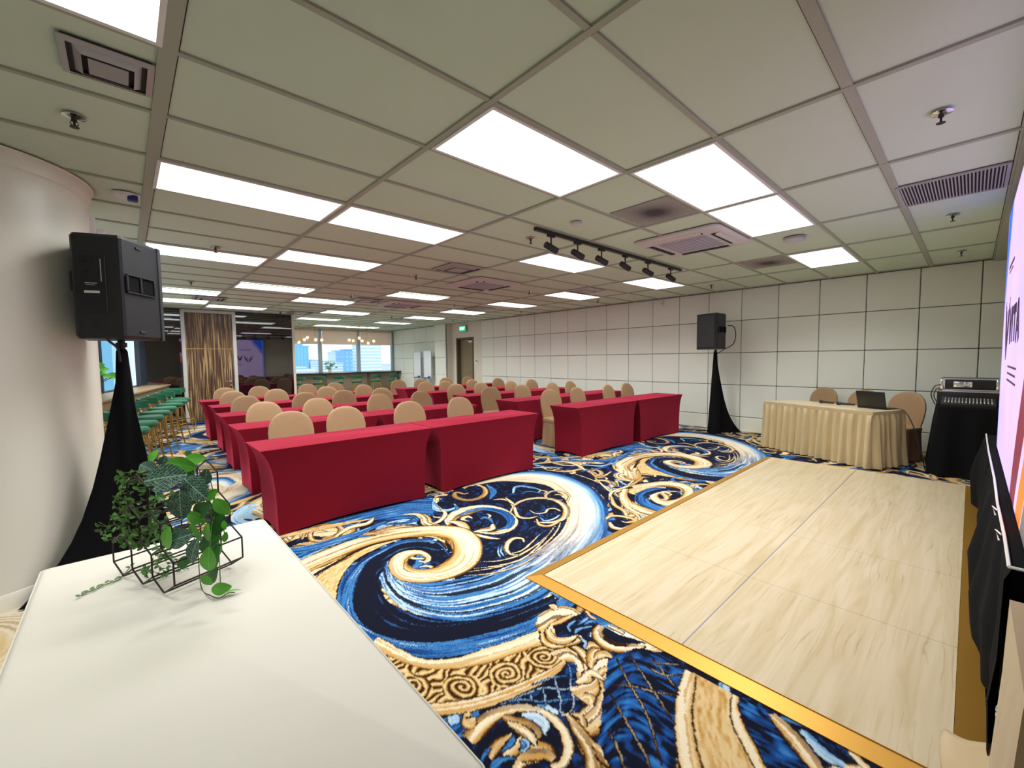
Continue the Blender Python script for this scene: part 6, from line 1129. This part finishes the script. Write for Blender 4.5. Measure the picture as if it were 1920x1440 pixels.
# ------------------------------------------------------------------ whiteboards, signs, small wall things
def whiteboard(y0,y1,zt,label):
    t=thing('whiteboard',label,'whiteboard',(8.18,(y0+y1)/2,0),0,'mobile whiteboards by the far wall');w=(y1-y0)/2
    b=BM();box(b,-.012,.012,-w,w,.78,zt,bev=.004,seg=1);fin(b,'board',M['wb'],t,sm=False)
    b=BM()
    for q in((-w-.02,-w),(w,w+.02)): box(b,-.018,.018,q[0],q[1],.76,zt+.015)
    box(b,-.018,.018,-w,w,zt,zt+.015);fin(b,'frame',M['alu'],t,sm=False)
    b=BM();box(b,-.08,-.01,-w,w,.755,.77);fin(b,'pen_tray',M['alu'],t,sm=False)
    for s in(-1,1):
        b=BM();tube(b,[(.03,s*(w+.02),1.2),(.03,s*(w+.02),.06)],.014,8);tube(b,[(-.2,s*(w+.02),.05),(.2,s*(w+.02),.05)],.014,8);fin(b,'leg',M['alu'],t)
    b=BM();box(b,.02,.04,w-.10,w+.02,.95,zt+.02);fin(b,'dark_edge',M['gapd'],t,sm=False)
    e=BM();box(e,-.07,-.02,-w+.05,-w+.17,.771,.84,bev=.01);e=fin(e,'board_eraser',M['blue']);e.location=t.location;tag(e,'blue whiteboard eraser on the tray of the %s whiteboard'%('left' if y0>12.45 else 'right'),'eraser')
    e=BM();box(e,-.06,-.03,-w+.22,w-.08,.771,.79,bev=.004);e=fin(e,'marker_pens',M['gapd']);e.location=t.location;tag(e,'dark marker on the tray of the %s whiteboard'%('left' if y0>12.45 else 'right'),'marker')
M['wb']=mat('whiteboard_surface',(.82,.86,.86),.15)
whiteboard(12.62,13.15,1.75,'white mobile board on the left of the pair by the far wall')
whiteboard(11.88,12.40,1.78,'white mobile board on the right of the pair, beside the pilaster')
ex=thing('exit_sign','green illuminated EXIT sign above the brown door','exit sign',(8.43,10.2,2.50))
b=BM();box(b,-.03,.02,-.18,.18,-.11,.11,bev=.004,seg=1);fin(b,'housing',M['greyw'],ex,sm=False)
b=BM();box(b,-.034,-.03,-.165,.165,-.095,.095);fin(b,'green_face',M['exit'],ex,sm=False)
fc_=bpy.data.curves.new('EXIT','FONT');fc_.body='EXIT';fc_.size=.15;fc_.align_x='CENTER';fc_.align_y='CENTER';fc_.extrude=.002
tmp=bpy.data.objects.new('tmp_text',fc_);col.objects.link(tmp);bpy.context.view_layer.update();me_=bpy.data.meshes.new_from_object(tmp);bpy.data.objects.remove(tmp)
fo=link('sign_letters',me_,None,ex,sm=False);fo.location=(-.038,0,0);fo.rotation_euler=(PI/2,0,-PI/2);me_.materials.clear();me_.materials.append(M['exitw'])
t=thing('thermostat','small white thermostat on the wall right of the brown door','thermostat',(8.49,9.54,1.37))
b=BM();box(b,-.012,.01,-.05,.05,-.07,.07,bev=.004);fin(b,'casing',M['white'],t)
b=BM();box(b,-.015,-.012,-.03,.03,0,.04);fin(b,'display',M['gapd'],t,sm=False)
t=thing('wall_sensor','small white sensor at the top of the panelled wall','sensor',(8.44,2.94,2.60))
b=BM();box(b,-.03,.03,-.04,.04,-.05,.06,bev=.01);fin(b,'casing',M['white'],t)
b=BM();box(b,-.034,-.028,-.02,.02,-.02,.02);fin(b,'window',M['greyw'],t,sm=False)

# ------------------------------------------------------------------ chandeliers
def chandelier(label,pts,rods,y=13.6):
    t=thing('chandelier',label,'chandelier',(0,0,0))
    for i,(x,z) in enumerate(pts):
        dy=(-.15,.12,0,.18,-.1,.05)[i%6]
        b=BM();lathe(b,[(.001,-.062)]+[(.062*math.sin(a*PI/12),-.062*math.cos(a*PI/12)) for a in range(1,12)]+[(.001,.062)],20,Matrix.Translation((x,y+dy,z)),cap=False);g=fin(b,'glass_globe',M['globe'],t)
        b=BM();lathe(b,[(.001,-.032)]+[(.032*math.sin(a*PI/8),-.032*math.cos(a*PI/8)) for a in range(1,8)]+[(.001,.032)],14,Matrix.Translation((x,y+dy,z)),cap=False);fin(b,'bulb',M['bulb'],g)
        b=BM();ring=[(x+.064*math.cos(q*PI/10),y+dy-.0,z+.064*math.sin(q*PI/10)) for q in range(20)];tube(b,ring,.007,6,closed=True);fin(b,'brass_ring',M['goldleg'],g)
    b=BM()
    for (x0,z0),(x1,z1) in zip(pts,pts[1:]): tube(b,[(x0+.05,y,z0),(x1-.05,y,z1)],.007,6)
    fin(b,'arm',M['goldleg'],t)
    for x,z in rods:
        b=BM();tube(b,[(x,y,z),(x,y,ZC-.01)],.005,6);lathe(b,[(.06,ZC-.03),(.06,ZC-.001)],16,Matrix.Translation((x,y,0)));fin(b,'rod',M['goldleg'],t)
chandelier('brass chandelier with round glass globes at the left far window',[(3.93,2.17),(4.19,2.08),(4.33,2.17),(4.48,2.25),(4.66,2.17),(4.91,2.17)],[(4.2,2.14),(4.66,2.2)])
chandelier('brass chandelier with round glass globes in front of the right mullion',[(5.79,2.18),(6.04,2.17),(6.22,2.27),(6.40,2.18),(6.51,2.08),(6.79,2.17)],[(6.52,2.12),(6.22,2.3)])

# ------------------------------------------------------------------ city outside
def facade(name,c,c2,fx,fz,thr=.5):
    m,n,l,b=newmat(name);tc=n.new('ShaderNodeTexCoord');sp=n.new('ShaderNodeSeparateXYZ');l.new(tc.outputs['Object'],sp.inputs[0])
    def mth(op,a,b_=None):
        q=n.new('ShaderNodeMath');q.operation=op
        for i,v in enumerate((a,b_)):
            if v is None: continue
            if isinstance(v,(int,float)): q.inputs[i].default_value=v
            else: l.new(v,q.inputs[i])
        return q.outputs[0]
    f=None
    if fz: f=mth('LESS_THAN',mth('FRACT',mth('MULTIPLY',sp.outputs[2],fz)),thr)
    if fx:
        g=mth('LESS_THAN',mth('FRACT',mth('MULTIPLY',mth('ADD',sp.outputs[0],sp.outputs[1]),fx)),thr)
        f=g if f is None else mth('MULTIPLY',f,g)
    mx=n.new('ShaderNodeMix');mx.data_type='RGBA';mx.inputs[6].default_value=(*c,1);mx.inputs[7].default_value=(*c2,1)
    if f is not None: l.new(f,mx.inputs[0])
    else: mx.inputs[0].default_value=0
    l.new(mx.outputs[2],b.inputs['Base Color']);b.inputs['Roughness'].default_value=.5
    return m
city=[ # name,label, x0,x1,y0,y1,ztop, mat
 ('tower_block','blue glass tower outside the left far window',31.3,36.2,118,124,5.5,facade('f1',(.22,.58,.90),(.28,.64,.93),1.2,None,.6)),
 ('low_building','low pale building in front of the blue tower outside',24.5,30.3,95,102,-.25,facade('f2',(.45,.70,.85),(.80,.86,.90),None,1.5,.5)),
 ('office_building','low white building outside behind the left mullion',36.8,40.7,119,126,1.4,facade('f3',(.80,.86,.88),(.50,.68,.78),None,1.4,.35)),
 ('office_building','low striped office building outside the middle far window',33.0,37.6,98,106,1.0,facade('f4',(.78,.86,.92),(.35,.62,.80),None,1.6,.45)),
 ('tower_block','pale blue tower outside the middle far window',47.3,51,130,136,4.3,facade('f5',(.50,.70,.85),(.58,.76,.90),.8,.8,.5)),
 ('tower_block','deep blue tower outside the middle far window',43.3,47.2,112,118,4.1,facade('f6',(.22,.52,.86),(.34,.64,.92),.9,.9,.5)),
 ('tower_block','tall striped white and blue tower outside the right far window',39.9,44.8,93,98,20,facade('f7',(.50,.72,.88),(.80,.88,.93),None,1.35,.35)),
 ('apartment_building','low pale apartment block outside at the right end',57,62.6,120,126,-.1,facade('f8',(.62,.74,.84),(.82,.82,.90),1.1,1.1,.5)),
]
def cbox(name,lab,x0,x1,y0,y1,zt,m):
    t=thing(name,lab,'building',((x0+x1)/2,(y0+y1)/2,0))
    w,d=(x1-x0)/2,(y1-y0)/2
    b=BM();box(b,-w,w,-d,d,-30,zt);fin(b,'walls',m,t,sm=False)
    b=BM();box(b,-w*.6,w*.6,-d*.6,d*.6,zt,zt+.5);box(b,-w-.15,w+.15,-d-.15,d+.15,zt-.3,zt+.02);fin(b,'roof',m,t,sm=False)
    return t
for q in city: tt=cbox(*q)
for q in(0,):
    t=thing('tower_block','blue tower with vertical stripes filling the left windows','building',(-22,75,0),.0)
    b=BM();box(b,-30,22.5,-2,14,-30,45);fin(b,'walls',facade('f9',(.16,.45,.66),(.40,.66,.80),.16,None,.45),t,sm=False)
    b=BM()
    for k in range(14): box(b,-30+k*4,-29.2+k*4,-2.5,-2,-30,45)
    fin(b,'fins',facade('f10',(.70,.82,.88),(.7,.8,.9),None,None),t,sm=False)

# ------------------------------------------------------------------ world, camera, view
w=bpy.data.worlds.new('World');sc.world=w;w.use_nodes=True;bg=w.node_tree.nodes['Background'];bg.inputs['Color'].default_value=(.88,.94,1,1);bg.inputs['Strength'].default_value=1.7
cam=bpy.data.cameras.new('Camera');co=bpy.data.objects.new('Camera',cam);col.objects.link(co)
cam.sensor_width=36;cam.lens=791.15*36/1920;cam.clip_start=.02;cam.clip_end=400
Rm=[[0.73622917,-0.67663236,-0.01163014],[-0.04892988,-0.03608307,-0.99815023],[0.67496109,0.73543637,-0.05967295]]
r=Vector(Rm[0]);u=-Vector(Rm[1]);f=Vector(Rm[2])
co.matrix_world=Matrix(((r.x,u.x,-f.x,-.194),(r.y,u.y,-f.y,-1.645),(r.z,u.z,-f.z,H),(0,0,0,1)))
sc.camera=co
sc.view_settings.view_transform='Standard';sc.view_settings.look='None';sc.view_settings.gamma=1;sc.view_settings.exposure=-0.33
try: sc.view_settings.use_curve_mapping=False
except Exception: pass
sc.cycles.use_light_tree=True
sc.cycles.max_bounces=8;sc.cycles.diffuse_bounces=4;sc.cycles.transmission_bounces=6;sc.cycles.transparent_max_bounces=8
sc.cycles.use_denoising=True
